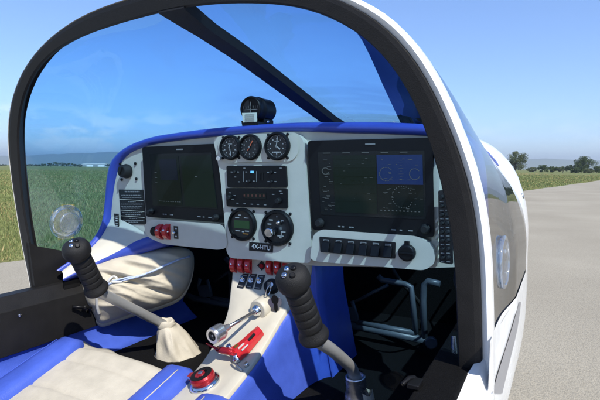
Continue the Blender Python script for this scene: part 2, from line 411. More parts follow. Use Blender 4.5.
# decals and fasteners laid on the skin
def decal(name, uv, m, n=8, off=.0025):
    a = MB(); L_ = cr([V((*p, 0)) for p in uv[0]], n); R_ = cr([V((*p, 0)) for p in uv[1]], n); rows = []
    for p, q in zip(L_, R_):
        row = []
        for t in (0, .5, 1):
            c = p.lerp(q, t); h, nn = onm(hull_b, c.x, c.y); row.append(h+nn*off)
        rows.append(row)
    a.grid(rows); return mk(name, a, m, FUS)
try:
    decal('stripe', ([(518, 302), (510, 330), (499, 365), (490.5, 393)], [(520, 302), (516, 330), (507.5, 365), (501, 393)]), 'stripe')
except Exception as e: print('decal', e)
# wings
for sgn in (-1, 1):
    a = MB(); rows = []
    for k in range(9):
        t = k/8; x = sgn*(.50+t*3.6); c0 = 1.35-.12*t; ch = 1.35-.45*t; z0 = -.74+t*.22; pr = []
        for q in range(24):
            an = 2*PI*q/24; xx = (1-math.cos(an))/2; th = .6*(.2969*math.sqrt(xx)-.126*xx-.3516*xx*xx+.2843*xx**3-.1036*xx**4)
            pr.append(W(x, c0-xx*ch, z0+(th if an < PI else -th)*ch))
        rows.append(pr)
    a.grid(rows, closed=True); a.add(rows[-1], [list(range(24))]); part('wing', a, 'white')

# ---- centre bow of the windshield ------------------------------------
bow = MB(); rows = []
for i, c in enumerate(BOWC):
    hw = .027+.010*max(0, 1-i/4)
    rows.append([c+V((-hw, 0, .012)), c+V((hw, 0, .012)), c+V((hw*.85, -.004, -.006)), c+V((-hw*.85, -.004, -.006))])
bow.grid(rows, closed=True, smooth=False); bow.add(rows[0], [[3, 2, 1, 0]]); part('windshield_bow', bow, 'black')

# ---- sills, side walls, floor ----------------------------------------
a = MB()   # left sill: bevel top + inner face
prof = [(-.568, -.322), (-.535, -.322), (-.503, -.352), (-.500, -.46), (-.520, -.46), (-.568, -.36)]
a.grid([[W(x, y, z) for x, z in prof] for y in np.linspace(-.5, 1.28, 12)], closed=True, smooth=False)
part('sill', a, 'black', bevel=.002)
a = MB()
prof = [(.537, -.334), (.532, -.322), (.470, -.328), (.462, -.46), (.50, -.50), (.537, -.40)]
a.grid([[W(x, y, z) for x, z in prof] for y in np.linspace(-.5, 1.28, 12)], closed=True, smooth=False)
part('sill', a, 'carpet', bevel=.004)
a = MB()   # forward end of the left sill under the glass
a.slab([P(u, v, X=-.552) for u, v in [(30, 244), (37, 247), (62, 251.5), (90, 258), (110, 262), (100, 285), (60, 290), (36, 290)]], (-.014, 0, 0))
part('windshield_sill', a, 'black', bevel=.002)
a = MB()   # blue side lining left, sloping to the floor
a.grid([[W(-.503, y, -.455), W(-.512, y, -.480), W(-.465, y, -.518), W(-.445, y, -.53), W(-.50, y, -.60)] for y in np.linspace(-.3, 1.30, 20)], smooth=True)
part('side_lining', a, 'blue')
a = MB()
a.grid([[W(.463, y, -.455), W(.455, y, -.470), W(.44, y, -.515), W(.44, y, -.56)] for y in np.linspace(-.3, 1.30, 20)], smooth=True)
part('side_lining', a, 'carpet')
a = MB(); a.box(W(0, .55, -.545), 1.06, 2.3, .03); part('floor', a, 'carpet')
a = MB(); a.slab([W(-.52, 1.66, -.56), W(.52, 1.66, -.56), W(.52, 1.66, -.22), W(.40, 1.66, -.08), W(-.40, 1.66, -.08), W(-.52, 1.66, -.22)], (0, .01, 0)); part('firewall', a, 'carpet')
for s_ in (-1, 1):
    a = MB(); a.slab([W(s_*.545, 1.04, -.55), W(s_*.545, 1.62, -.55), W(s_*.545, 1.62, -.20), W(s_*.545, 1.04, -.20)], (s_*.01, 0, 0)); part('footwell_wall', a, 'carpet')
# left side screw and latch
a = MB(); c = P(20, 315.5, X=-.5015); a.sphere(c, .0045, 0, 10, (.4, 1, 1)); part('screw', a, 'chrome')
a = MB(); c = P(72, 284, X=-.520); a.box(c, .004, .05, .022); part('latch_plate', a, 'blackp', bevel=.001)
a = MB(); c = P(82, 307, X=-.495); a.tube([c+V((0, -.03, .008)), c+V((.012, -.01, .004)), c+V((.012, .018, -.006)), c+V((0, .02, -.02))], .0045); a.sphere(c+V((.01, 0, .0)), .008)
part('canopy_latch', a, 'blackp')
a = MB(); c = W(.470, .700, -.322); a.box(c, .018, .03, .008); a.tube([c+V((-.016, -.014, .000)), c+V((-.010, .0, .006)), c+V((-.004, .016, .002))], .0035); part('canopy_latch', a, 'blackp', bevel=.002)
a = MB(); rows = []
for v in np.linspace(336, 380, 9):
    t = (v-336)/44; w = 2.6+2*math.sin(PI*min(1, t*1.2)); rows.append([P(452-w*.2, v, Y=.86), P(455, v, Y=.853), P(453+w, v, Y=.86), P(455, v, Y=.866)])
a.grid(rows, closed=True); part('grab_strap', a, 'rimclear')

# ---- glareshield + panel ---------------------------------------------
go = [(60, 268, .84), (75, 257, .885), (93, 240, .95), (103, 222, .985), (106, 200, 1), (108, 175, 1), (113, 159, 1), (128, 146, 1), (150, 137.5, 1), (175, 133, 1), (215, 128, 1),
      (250, 125, 1), (290, 122.7, 1), (340, 122, 1), (380, 122, 1), (424, 124, 1), (450, 127, 1), (472, 138, 1), (483, 160, 1), (487, 200, 1), (488, 262, 1)]
gi = [(62, 271, .84), (80, 257, .89), (98, 241, .95), (107.5, 226, .99), (112, 200, 1), (115, 180, 1), (120, 164, 1), (131, 152.5, 1), (150, 145.5, 1), (176, 141, 1), (213, 137, 1),
      (250, 133.5, 1), (290, 131.5, 1), (340, 133, 1), (380, 134, 1), (424, 136, 1), (447, 139, 1), (464, 147, 1), (474, 165, 1), (478, 200, 1), (479, 262, 1)]
n = 90
GO = cr([P(u, v, Y=y) for u, v, y in go], n); GI = cr([P(u, v, Y=y) for u, v, y in gi], n)
cpt = V((0, 0, CZ-.05)); rows = []
for o, i in zip(GO, GI):
    o2 = V((o.x*.985, o.y+.30, o.z-.012 if o.z > CZ-.05 else o.z)); o3 = V((o.x*.97, min(1.60, o.y+.58), o.z-.03 if o.z > CZ-.05 else o.z))
    if o.x > .40 and o.z < CZ+.03: o2 = V((min(o.x, .50), o.y+.06, o.z)); o3 = V((.47, o.y+.12, o.z-.01))
    rows.append([o3, o2, o+V((0, .02, 0)), o+V((0, .002, 0)), o.lerp(i, .18)-V((0, .008, 0)), o.lerp(i, .5)-V((0, .013, 0)), o.lerp(i, .85)-V((0, .008, 0)), i+V((0, .001, 0)), i+V((0, .03, 0))])
a = MB(); a.grid(rows); part('glareshield', a, 'bluep')
# fascia
top = [(v.x, v.y, v.z) for v in GI]
fas = [p for p in GI if p.y > .992 and True]
fas = [V((p.x, 1.002, p.z)) for p in fas]
bot = [P(u, v, Y=1.002) for u, v in [(486, 266), (434, 268), (318, 266), (232, 258), (225, 247), (165, 242), (138, 240), (124, 237), (112, 230)]]
a = MB(); a.slab(fas+bot, (0, .02, 0)); part('instrument_panel', a, 'panel')
# left return of the panel running aft along the side
tp = cr([P(*p[:2], Y=p[2]) for p in [(62, 271, .84), (80, 257, .89), (98, 241, .95), (107.5, 226, .99), (112, 216, 1.003)]], 14)
bt = cr([P(*p[:2], Y=p[2]) for p in [(63, 279, .825), (92, 264, .90), (118, 251.5, .95), (136, 241, .985), (150, 236, 1.002)]], 14)
b2 = cr([P(*p[:2], Y=p[2]) for p in [(64, 281, .83), (95, 266, .905), (118, 258, .95), (142, 253.5, .985), (170, 243, 1.003)]], 14)
rows = [[p, p.lerp(q, .1)+V((.004, -.003, .003)), p.lerp(q, .5)+V((.008, -.004, .004)), q] for p, q in zip(tp, bt)]
a = MB(); a.grid(rows); part('panel_side_trim', a, 'panel')
rows = [[q, q+V((.002, -.002, -.002)), r_, r_+V((-.05, .05, -.02))] for q, r_ in zip(bt, b2)]
a = MB(); a.grid(rows); part('trim_edge', a, 'bluep')

YP = 1.0
def pslab(name, uv, Y, d, m, parent=AC, r=3, bevel=.0015, **k):
    a = MB(); a.slab([P(u, v, Y=Y) for u, v in (rnd(uv, r) if r else uv)], (0, d, 0)); return mk(name, a, m, parent, bevel=bevel, **k)
# centre stack
YS = .975
stack = [(214, 139), (224, 136.5), (296, 133.5), (302, 140), (304, 160), (307, 200), (311, 256), (309, 262), (231, 257), (227.5, 252), (225, 215), (221, 175), (217.5, 155)]
pslab('centre_stack', stack, YS, .028, 'panel', r=4, bevel=.003)
pslab('gauge_plate', [(217.5, 141), (297, 135.5), (298, 152), (292, 160.5), (226, 162), (221, 158)], YS-.003, .004, 'panel', r=5, bevel=.002)
# pods
pslab('switch_pod', [(145.5, 226), (152, 221.5), (223, 226.5), (225.5, 246), (218, 247.5), (163, 242), (148, 235)], .972, .032, 'panel', r=6, bevel=.006)
pslab('switch_pod', [(312, 258), (315, 236), (322, 231.5), (418, 238.5), (431, 247), (433, 262), (424, 268), (318, 259.5)], .955, .048, 'panel', r=8, bevel=.008)
pslab('panel_rib', [(434, 150), (440, 170), (437, 266), (431, 262)], .992, .01, 'panel', r=1)
for k in range(6):
    v = 216+k*8.2; pslab('cooling_louvre', [(435.5, v+4), (442, v-2), (442, v+1), (435.5, v+7)], .984, .012, 'panel', r=0, bevel=0)
# displays
def display(q, si, kind):
    ctrp = P(sum(p[0] for p in q)/4, sum(p[1] for p in q)/4, Y=.985)
    e = empty('flight_display', ctrp, AC)
    def B(s, t): return ((q[0][0]*(1-s)+q[1][0]*s)*(1-t)+(q[3][0]*(1-s)+q[2][0]*s)*t, (q[0][1]*(1-s)+q[1][1]*s)*(1-t)+(q[3][1]*(1-s)+q[2][1]*s)*t)
    Yd = .982
    a = MB(); outer = [P(*B(s, t), Y=Yd) for s, t in rnd([(0, 0), (1, 0), (1, 1), (0, 1)], .03)]
    a.slab(outer, (0, .02, 0)); mk('bezel', a, 'blackp', e, bevel=.002)
    s0, s1, t0, t1 = si
    fr = MB(); 
    def strip(sa, ta, sb, tb, y, mi, target):
        target.slab([P(*B(sa, ta), Y=y), P(*B(sb, ta), Y=y), P(*B(sb, tb), Y=y), P(*B(sa, tb), Y=y)], (0, .0008, 0), mi)
    sc = MB(); strip(s0, t0, s1, t1, Yd-.001, 0, sc)
    def L(sa, ta, sb, tb, mi, y=.0022): strip(s0+(s1-s0)*sa, t0+(t1-t0)*ta, s0+(s1-s0)*sb, t0+(t1-t0)*tb, Yd-y, mi, sc)
    rn = random.Random(3)
    if kind == 'R':
        L(.14, .06, .54, .95, 1); L(.55, .06, .98, .50, 2); L(.55, .52, .98, .95, 3)
        for k in range(26):
            x = rn.uniform(.02, .11); y = rn.uniform(.1, .92); L(x, y, x+rn.uniform(.01, .04), y+.008, 4, .0030)
        for k in range(40):
            x = rn.uniform(.57, .95); y = rn.choice([.12, .2, .33, .42, .56, .62, .7, .78, .86])+rn.uniform(-.01, .01); L(x, y, x+rn.uniform(.008, .03), y+.008, 4, .0032)
        for cx, cy, rad in ((.63, .34, .10), (.90, .34, .08), (.78, .68, .16), (.06, .30, .05)):
            for k in range(0, 22):
                an = 2*PI*k/26+.5; L(cx+rad*.62*math.cos(an), cy+rad*math.sin(an), cx+rad*.62*math.cos(an)+.008, cy+rad*math.sin(an)+.012, 4, .0034)
        for k in range(5): L(.05+k*.18, .015, .12+k*.18, .028, 4, .0030)
        for k in range(34):
            x = rn.uniform(.17, .50); y = rn.uniform(.10, .90); L(x, y, x+rn.uniform(.004, .03), y+.006, 3 if k % 3 else 4, .0032)
        for k in range(9): L(.765-.012*(k % 2), .14+k*.04, .785+.012*(k % 2), .143+k*.04, 4, .0034)
        for k in range(11): L(.57+k*.036, .885, .585+k*.036, .90, 4, .0034)
        for k in range(6): L(.15, .12+k*.13, .54, .123+k*.13, 3, .0028)
    else:
        L(.08, .05, .46, .96, 3); L(.50, .05, .99, .97, 1); L(.15, .10, .42, .5, 5, .0028)
        for k in range(3): L(.06, .35+k*.1, .09, .36+k*.1, 4, .003)
        L(.70, .42, .735, .44, 4, .003)
        for k in range(30):
            x = rn.choice([rn.uniform(.06, .44), rn.uniform(.53, .95)]); y = rn.uniform(.08, .93); L(x, y, x+rn.uniform(.006, .035), y+.007, 1 if k % 2 else 5, .0032)
        for k in range(10): L(.10+k*.035, .90, .118+k*.035, .912, 4, .0033)
    mk('screen', sc, ['scr_dark', 'scr_green', 'scr_blue', 'scr_green2', 'scr_tick', 'scr_navy'], e)
    for s, t in ((.065, .925), (.935, .925)) if kind == 'R' else ((.075, .93), (.90, .945)):
        c = P(*B(s, t), Y=Yd); a = MB(); r_ = .0095 if kind == 'R' else .0075
        a.lathe(c, c+V((0, -.016, 0)), [(0, r_*1.1), (.35, r_*1.1), (.4, r_*.85), (.9, r_*.8), (1, r_*.65)], 0, 20); mk('knob', a, 'rubber', e)
    for ss in ((.22, .25), (.31, .33), (.66, .68), (.73,), (.80, .82)):
        lb = MB()
        for s in ss: c = P(*B(s, .955), Y=Yd-.0012); lb.box(c, .005, .0012, .0025)
        mk('bezel_lettering', lb, 'inkd', e)
    lb = MB(); c = P(*B(.5, .045), Y=Yd-.0012); lb.box(c, .022, .0012, .003); mk('bezel_lettering', lb, 'inkd', e)
    return e
display([(142.6, 147.6), (216, 144.5), (225.3, 222), (146.5, 216)], (.09, .92, .10, .84), 'L')
display([(308.5, 141.5), (431.5, 138.5), (433.5, 236.5), (313, 229)], (.07, .94, .12, .83), 'R')

# gauges
def gauge(u, v, r, Y, kind):
    c = P(u, v, Y=Y); e = empty('round_gauge', c, AC); nn = V((0, -1, 0)); rn = random.Random(int(u))
    a = MB(); a.lathe(c, c+nn*.011, [(0, r*1.06), (.6, r*1.06), (1, r*.99), (1, r*.88), (.35, r*.84), (.35, r*.2)], 0, 44, smooth=False); mk('gauge_bezel', a, 'blackp', e)
    f = MB(); c1 = c+nn*.0045; f.disc(c1, nn, r*.85, .0006, 0, 40)
    def pt(an, rad, y=.0014): return c1+V((math.sin(an)*rad, -y, math.cos(an)*rad))
    def tick(an, ra, rb, w, mi=1, y=.0014):
        d = V((math.cos(an), 0, -math.sin(an)))*w/2; f.slab([pt(an, ra, y)-d, pt(an, ra, y)+d, pt(an, rb, y)+d, pt(an, rb, y)-d], (0, .0006, 0), mi)
    if kind in 'abc':
        for k in range(40):
            if kind == 'b' and k % 2: continue
            if k in (19, 20, 21) and kind == 'a': continue
            tick(2*PI*k/40, r*(.70 if k % 4 == 0 else .76), r*.82, .0007 if k % 4 else .0013, 2 if kind == 'b' else 1)
        for k in range(10):
            an = 2*PI*k/10; q = pt(an, r*.56); f.box(q, .0024, .0008, .0032, 2 if kind == 'b' else 1)
        if kind == 'c':
            f.box(c1+V((0, -.001, -r*.45)), .016, .0008, .003, 1); f.box(c1+V((0, -.001, r*.35)), .012, .0008, .003, 2)
            tick(.1, -r*.15, r*.72, .0022, 1, .003); tick(2.2, -r*.1, r*.4, .003, 1, .0035)
        if kind == 'a': tick(2.95, -r*.2, r*.7, .0020, 1, .003); f.box(c1+V((0, -.001, r*.3)), .012, .0008, .0025, 2)
        if kind == 'b': tick(.55, -r*.3, r*.62, .0022, 3, .003)
        f.disc(c1+nn*.0035, nn, r*.09, .001, 2, 16)
    if kind == 'd':       # digital one
        f.box(c1+V((0, -.0012, 0)), r*1.15, .0015, r*.5, 4)
        for x, z, w in ((-.35, .42, .3), (.35, .44, .35), (-.3, -.42, .35), (.1, -.45, .15), (.4, -.4, .3), (-.15, .6, .2), (.3, -.58, .4)): f.box(c1+V((x*r, -.0012, z*r)), w*r, .001, .0022, 1 if w < .4 else 5)
    if kind == 'e':
        for x, z, w in ((-.4, .45, .25), (.3, .45, .35), (-.5, .2, .25), (.45, -.2, .25), (-.45, -.3, .3), (.25, -.45, .4), (.25, -.55, .12), (0, .66, .06)): f.box(c1+V((x*r, -.0012, z*r)), w*r, .001, .0025, 1)
        f.box(c1+V((.3*r, -.0012, -.35*r)), .0015, .001, .016, 1)
    mk('gauge_face', f, ['dial', 'inkg', 'inkd', 'orange', 'scr_lcd', 'scr_amber'], e)
    if kind in 'acde':
        for sx in (-1, 1):
            for sz in (-1, 1):
                q = c+V((sx*r*.82, 0, sz*r*.86)); a = MB(); a.disc(q, nn, .0036, .003, 0, 12, .001); mk('screw', a, 'blackp', e)
    if kind == 'e':
        q = c+nn*.008+V((-.006, 0, -.008)); a = MB(); a.lathe(q, q+nn*.028, [(0, .009), (.3, .009), (.4, .011), (.9, .011), (1, .009)], 0, 20); mk('knob', a, 'chrome', e)
        q = c+nn*.008+V((.010, 0, .014)); a = MB(); a.lathe(q, q+nn*.014, [(0, .006), (.4, .005), (1, .003)], 0, 14); mk('toggle', a, 'chrome', e)
    return e
gauge(231.3, 147.6, .029, YS-.003, 'a'); gauge(251, 147.2, .0295, YS-.003, 'b'); gauge(278, 146.2, .0315, YS-.003, 'c')
gauge(243, 224.3, .0385, YS, 'd'); gauge(278, 227.8, .0405, YS, 'e')
a = MB(); c = P(222, 158.5, Y=YS-.003); a.lathe(c, c+V((0, -.016, 0)), [(0, .005), (.5, .0045), (1, .006)], 0, 14); part('knob', a, 'chrome')
# intercom + radio units
def unit(name, q, kind):
    e = empty(name, P(q[0][0], q[2][1], Y=YS), AC); y = YS-.008
    a = MB(); a.slab([P(u, v, Y=y) for u, v in rnd(q, 1.5)], (0, .01, 0)); mk('unit_face', a, 'blackp', e, bevel=.001)
    def B(s, t): return ((q[0][0]*(1-s)+q[1][0]*s)*(1-t)+(q[3][0]*(1-s)+q[2][0]*s)*t, (q[0][1]*(1-s)+q[1][1]*s)*(1-t)+(q[3][1]*(1-s)+q[2][1]*s)*t)
    f = MB()
    if kind == 'i':
        for s in (.28, .5): p = P(*B(s, .5), Y=y-.001); f.box(p, .0008, .001, .026, 0)
        for s, t in ((.08, .28), (.19, .28), (.14, .52), (.2, .75), (.33, .28), (.33, .72), (.45, .72), (.7, .3), (.82, .3), (.7, .74), (.82, .74), (.3, .1), (.92, .1)):
            p = P(*B(s, t), Y=y-.001); f.box(p, .005, .001, .0022, 0)
        for s in (.56, .585, .61): p = P(*B(s, .5), Y=y-.001); f.box(p, .0008, .001, .018, 1)
        p = P(*B(.43, .28), Y=y-.0015); f.box(p, .008, .002, .005, 2)
        for s, t in ((.14, .28), (.38, .72), (.76, .3), (.76, .74)):
            p = P(*B(s, t), Y=y); a = MB(); a.lathe(p, p+V((0, -.006, 0)), [(0, .0038), (.8, .0035), (1, .0025)], 0, 12); mk('button', a, 'rubber', e)
    else:
        p = P(*B(.48, .38), Y=y-.0012); f.box(p, .060, .0012, .014, 3)
        for k in range(6): p = P(*B(.30+k*.065, .38), Y=y-.0022); f.box(p, .0035, .001, .005, 5)
        for s, t in ((.06, .25), (.14, .4), (.1, .6), (.78, .3), (.84, .55), (.92, .25), (.18, .82), (.3, .84), (.42, .85), (.52, .85), (.64, .86), (.9, .12)):
            p = P(*B(s, t), Y=y-.001); f.box(p, .006, .001, .002, 0)
        for s, t, r_ in ((.07, .5, .006), (.88, .62, .0075)):
            p = P(*B(s, t), Y=y); a = MB(); a.lathe(p, p+V((0, -.013, 0)), [(0, r_), (.7, r_*.9), (1, r_*.7)], 0, 18); mk('knob', a, 'rubber', e)
    mk('markings', f, ['inkd', 'dial', 'led', 'scr_dark', 'orange', 'dimred'], e)
unit('audio_panel', [(226.6, 166.2), (285.3, 166), (286.3, 187), (227.6, 187)], 'i')
unit('radio', [(226, 188.4), (286.2, 188.8), (286.8, 208.3), (226.8, 206)], 'r')
# registration placard
q = [(249.2, 242.0), (273, 244), (272.6, 252.6), (249, 250.6)]
REG = pslab('registration_placard', q, YS-.0015, .002, 'dial', r=0, bevel=0)
c = P(261, 247.4, Y=YS-.0022); t = text_mb('4X-HTU', .0150, c, ex=V((1, 0, -.015)).normalized()); mk('registration_lettering', t, 'ink', REG)
# left placards
q = [(118.6, 189.5), (143, 189.8), (145.8, 224.5), (121.5, 223.5)]
PL = pslab('warning_placard', q, YP-.0005, .002, 'dial', r=0, bevel=0)
a = MB()
for i, (t, s0, s1, hh) in enumerate([(.06, .25, .85, .0038), (.17, .1, .9, .002), (.23, .12, .92, .002), (.36, .35, .65, .002), (.43, .05, .95, .002), (.49, .05, .9, .002), (.55, .1, .8, .002), (.68, .08, .92, .002), (.74, .2, .8, .002), (.85, .35, .65, .002), (.91, .05, .95, .002), (.96, .3, .7, .002)]):
    rn = random.Random(i); s = s0
    while s < s1:
        w = rn.uniform(.04, .1)
        u = (q[0][0]*(1-t)+q[3][0]*t); u2 = (q[1][0]*(1-t)+q[2][0]*t); v = q[0][1]*(1-t)+q[3][1]*t
        p0 = P(u+(u2-u)*s, v, Y=YP-.0012); p1 = P(u+(u2-u)*min(s1, s+w), v, Y=YP-.0012)
        a.box((p0+p1)/2, (p1-p0).length, .0008, hh, 0); s += w+.025
mk('placard_lettering', a, 'inkd', PL)
a = MB()
for t in (.30, .62, .79): 
    u = q[0][0]*(1-t)+q[3][0]*t; v = q[0][1]*(1-t)+q[3][1]*t; p0 = P(u, v, Y=YP-.0012); p1 = P(u+24.2, v+.5, Y=YP-.0012); a.box((p0+p1)/2, (p1-p0).length, .0008, .0012, 0)
mk('placard_rule', a, 'panel', PL)
q = [(114, 213.5), (118.2, 213.8), (119, 231), (115.2, 230)]
pl2 = pslab('small_placard', q, YP-.010, .002, 'dial', r=0, bevel=0)
a = MB()
for k in range(6): a.box(P(116.6, 216+k*2.4, Y=YP-.0108), .007, .0008, .0035 if k % 3 else .0015, 0)
mk('placard_lettering', a, 'ink', pl2)
# left rotary knob with four screws
c = P(127.6, 171.2, Y=YP); KN = empty('rotary_knob', c, AC)
a = MB(); a.lathe(c, c+V((0, -.024, 0)), [(0, .020), (.25, .021), (.35, .0195), (.85, .018), (1, .013)], 0, 28); mk('knob_cap', a, 'rubber', KN)
a = MB(); a.box(c+V((0, -.026, .002)), .006, .006, .024, 0, Matrix.Rotation(.5, 3, 'Y')); mk('knob_grip', a, 'rubber', KN, bevel=.001)
for u, v in ((120.5, 164), (135.5, 163.5), (121.8, 179.5), (136.5, 178.8)):
    c = P(u, v, Y=YP); a = MB(); a.disc(c, (0, -1, 0), .0042, .003, 0, 14, .001); mk('screw', a, 'blackp', KN)
# left pod: red guarded switch pair
def guard(c, w, r, parent, nn=V((0, -1, 0)), up=V((0, 0, 1)), name='switch_guard', m='red', toggle=True, tilt=0):
    ex = V((1, 0, 0)); e = empty(name, c, parent) if parent is AC else parent
    a = MB(); rows = []; K = 14
    for k in range(K+1):
        an = PI*k/K; co, si = math.cos(an), math.sin(an)
        ro = (up*co*r+nn*si*r*.95); ri = (up*co*r*.62+nn*si*r*.62)
        rows.append([c+ro-ex*w/2, c+ro+ex*w/2, c+ri+ex*w/2, c+ri-ex*w/2])
    a.grid(rows, 0, False, True); a.add(rows[0], [[0, 1, 2, 3]]); a.add(rows[-1], [[3, 2, 1, 0]])
    a.box(c+nn*.001, w*1.08, .003, r*2.1)
    mk('guard_cover', a, m, e, bevel=.001)
    b = MB(); b.lathe(c, c+nn*.010, [(0, .0042), (.5, .0042), (.55, .0025), (1, .003)], 0, 12); b.lathe(c+nn*.006, c+nn*.019+up*.006, [(0, .0018), (1, .0028)], 0, 10)
    mk('toggle', b, 'chrome', e); return e
YPod = .972
c = P(157, 231, Y=YPod); a = MB(); a.lathe(c, c+V((0, -.016, 0)), [(0, .014), (.8, .013), (1, .010)], 0, 20); part('rotary_switch', a, 'blackp')
for u in (161.5, 168.2): guard(P(u, 231.5, Y=YPod), .015, .020, AC)
q = [(173.6, 226), (177.8, 226.4), (178.2, 239), (174, 238.6)]; sp = pslab('switch_plate', q, YPod-.001, .002, 'dial', r=0, bevel=0)
for v in (228.5, 236.5): a = MB(); a.box(P(175.8, v, Y=YPod-.0018), .006, .001, .003); mk('switch_marking', a, 'ink', sp)
c = P(175.8, 232.4, Y=YPod); a = MB(); a.lathe(c, c+V((0, -.012, 0)), [(0, .004), (1, .003)], 0, 12); mk('toggle', a, 'chrome', sp)
c = P(146.5, 210, Y=.995); 
# right pod: row of six rockers and the 12 V socket
YR = .955
sw = pslab('rocker_plate', [(319.5, 236.8), (395.5, 242.5), (395, 258.5), (320.5, 251.8)], YR-.0015, .003, 'dial', r=1, bevel=.0005)
for k in range(6):
    t = k/5; u = 326.2+t*62; v0 = 238.5+t*4.6; c = P(u, v0+8.4, Y=YR-.003)
    a = MB(); w = .0172; h = .021
    a.add([c+V((-w/2, 0, h/2)), c+V((w/2, 0, h/2)), c+V((w/2, 0, -h/2)), c+V((-w/2, 0, -h/2)),
           c+V((-w/2, -.003, h/2)), c+V((w/2, -.003, h/2)), c+V((w/2, -.011, -h/2)), c+V((-w/2, -.011, -h/2))],
          [[4, 5, 6, 7], [0, 1, 5, 4], [1, 2, 6, 5], [2, 3, 7, 6], [3, 0, 4, 7]])
    mk('rocker_switch', a, 'blackp', sw, bevel=.001)
    b = MB(); b.box(P(u, v0+1.8, Y=YR-.0025), .013, .001, .004); b.box(P(u, v0+2.0, Y=YR-.0032), .009, .001, .0012, 1); mk('switch_lettering', b, ['inkd', 'dial'], sw)
c = P(407.5, 252.5, Y=YR); e = empty('power_socket', c, AC)
a = MB(); a.lathe(c, c+V((0, -.012, 0)), [(0, .0175), (.6, .0175), (1, .016), (1, .012)], 0, 28); mk('socket_cap', a, 'blackp', e)
a = MB(); a.box(c+V((0, -.013, .0)), .031, .003, .004); a.box(c+V((0, -.006, .019)), .010, .006, .010); mk('cap_tab', a, 'blackp', e, bevel=.001)
# breaker strip right
bs = pslab('breaker_panel', [(438.6, 191), (450, 190), (452, 264), (440, 262)], .965, .008, 'dial', r=1, bevel=.001)
for k in range(8):
    for j in (0, 1):
        c = P(441.8+j*5.5+k*.15, 197+k*8.6, Y=.965); a = MB(); a.lathe(c, c+V((0, -.011, 0)), [(0, .0045), (.3, .0045), (.35, .0032), (1, .0030)], 0, 12); mk('breaker_button', a, 'rubber', bs)
        b = MB(); b.box(c+V((0, -.0008, -.009)), .007, .0012, .0016); mk('breaker_lettering', b, 'inkd', bs)

# ---- compass ----------------------------------------------------------
cz = P(250, 108.5, Y=1.005); e = empty('magnetic_compass', P(256, 123, Y=1.03), AC)
c0 = cz; c1 = cz+V((.006, .078, .001)); r_ = .031
a = MB(); a.lathe(c0, c1, [(.06, r_*.82), (.0, r_*.84), (-.03, r_*.93), (.03, r_*1.0), (.10, r_*1.0), (.12, r_*.97), (.30, r_*.97), (.32, r_*1.02), (.42, r_*1.02), (.44, r_*.98), (.9, r_*.96), (1, r_*.8)], 0, 40); mk('compass_body', a, 'blackp', e)
a = MB(); a.disc(c0+V((0, .006, 0)), (0, -1, 0), r_*.84, .001, 0, 32); a.box(c0+V((0, .003, 0)), .0012, .001, .034, 1); a.box(c0+V((0, .003, -.002)), r_*1.3, .001, .0012, 1)
for k in range(7): a.box(c0+V(((k-3)*.007, .003, .004)), .0009, .001, .006, 1)
mk('compass_face', a, ['dial', 'inkd'], e)
a = MB(); a.slab([P(242, 113, Y=.999), P(256.4, 112.6, Y=.999), P(256.8, 121.6, Y=.999), P(243, 122.4, Y=.999)], (0, .002, 0), 0)
for k in range(5): a.box(P(249.5, 114.4+k*1.7, Y=.998), .028, .0008, .0008, 1)
mk('correction_card', a, ['paper', 'inkd'], e)
a = MB(); a.slab([P(242, 121.5, Y=1.0), P(257, 121, Y=1.0), P(258, 125.5, Y=1.0), P(243, 126, Y=1.0)], (0, .07, 0)); a.box(c0+V((.008, .05, -.032)), .034, .045, .018); mk('compass_base', a, 'blackp', e, bevel=.002)
a = MB(); c = c0+V((.030, .035, -.030)); a.sphere(c, .004, 0, 10); mk('screw', a, 'chrome', e)

# ---- centre console ----------------------------------------------------
Lc = [(228, 255, -.083), (231.5, 270, -.075), (230, 287, -.062), (225, 317, -.055), (208, 352, -.05), (190, 375, -.05), (164, 400, -.05), (128, 430, -.05), (80, 465, -.05)]
Rc = [(311, 261, .132), (309, 275, .126), (300, 292, .112), (283, 316, .10), (260, 354, .10), (243, 377, .10), (224.5, 400, .10), (200, 430, .10), (170, 462, .10)]
n = 40; LL = cr([P(u, v, X=x) for u, v, x in Lc], n); RR = cr([P(u, v, X=x) for u, v, x in Rc], n)
rows = []
for p, q in zip(LL, RR):
    rows.append([p+V((0, .01, -.012)), p+V((.002, .002, -.002))]+[p.lerp(q, t) for t in (.03, .2, .4, .6, .8, .97)]+[q+V((-.002, .002, -.002)), q+V((0, .01, -.012))])
ctop = MB(); ctop.grid(rows); cb = bvh_of(ctop); part('console_top', ctop, 'console')
rows = []
for q in RR:
    q = q+V((.0015, .006, -.006)); fl = V((q.x+.035, q.y+.05 if q.y > .95 else q.y+.02, CZ-.53))
    rows.append([q, q+V((.006, 0, -.004)), q.lerp(fl, .3)+V((-.004, 0, 0)), q.lerp(fl, .65)+V((-.002, 0, 0)), fl])
# forward end of the side reaches under the panel
q0 = rows[0]; ext = [[V((p.x, p.y+dy, min(p.z, CZ-.14))) for p in q0] for dy in (.17, .10, .04)]
a = MB(); a.grid(ext+rows); part('console_side', a, 'blue')
rows = []
for q in LL:
    q = q+V((-.001, .006, -.006)); fl = V((q.x-.02, q.y+.02, CZ-.53)); rows.append([q, q.lerp(fl, .5), fl])
q0 = rows[0]; a = MB(); a.grid([[p+V((0, .17, 0)) for p in q0]]+rows); part('console_side', a, 'carpet')
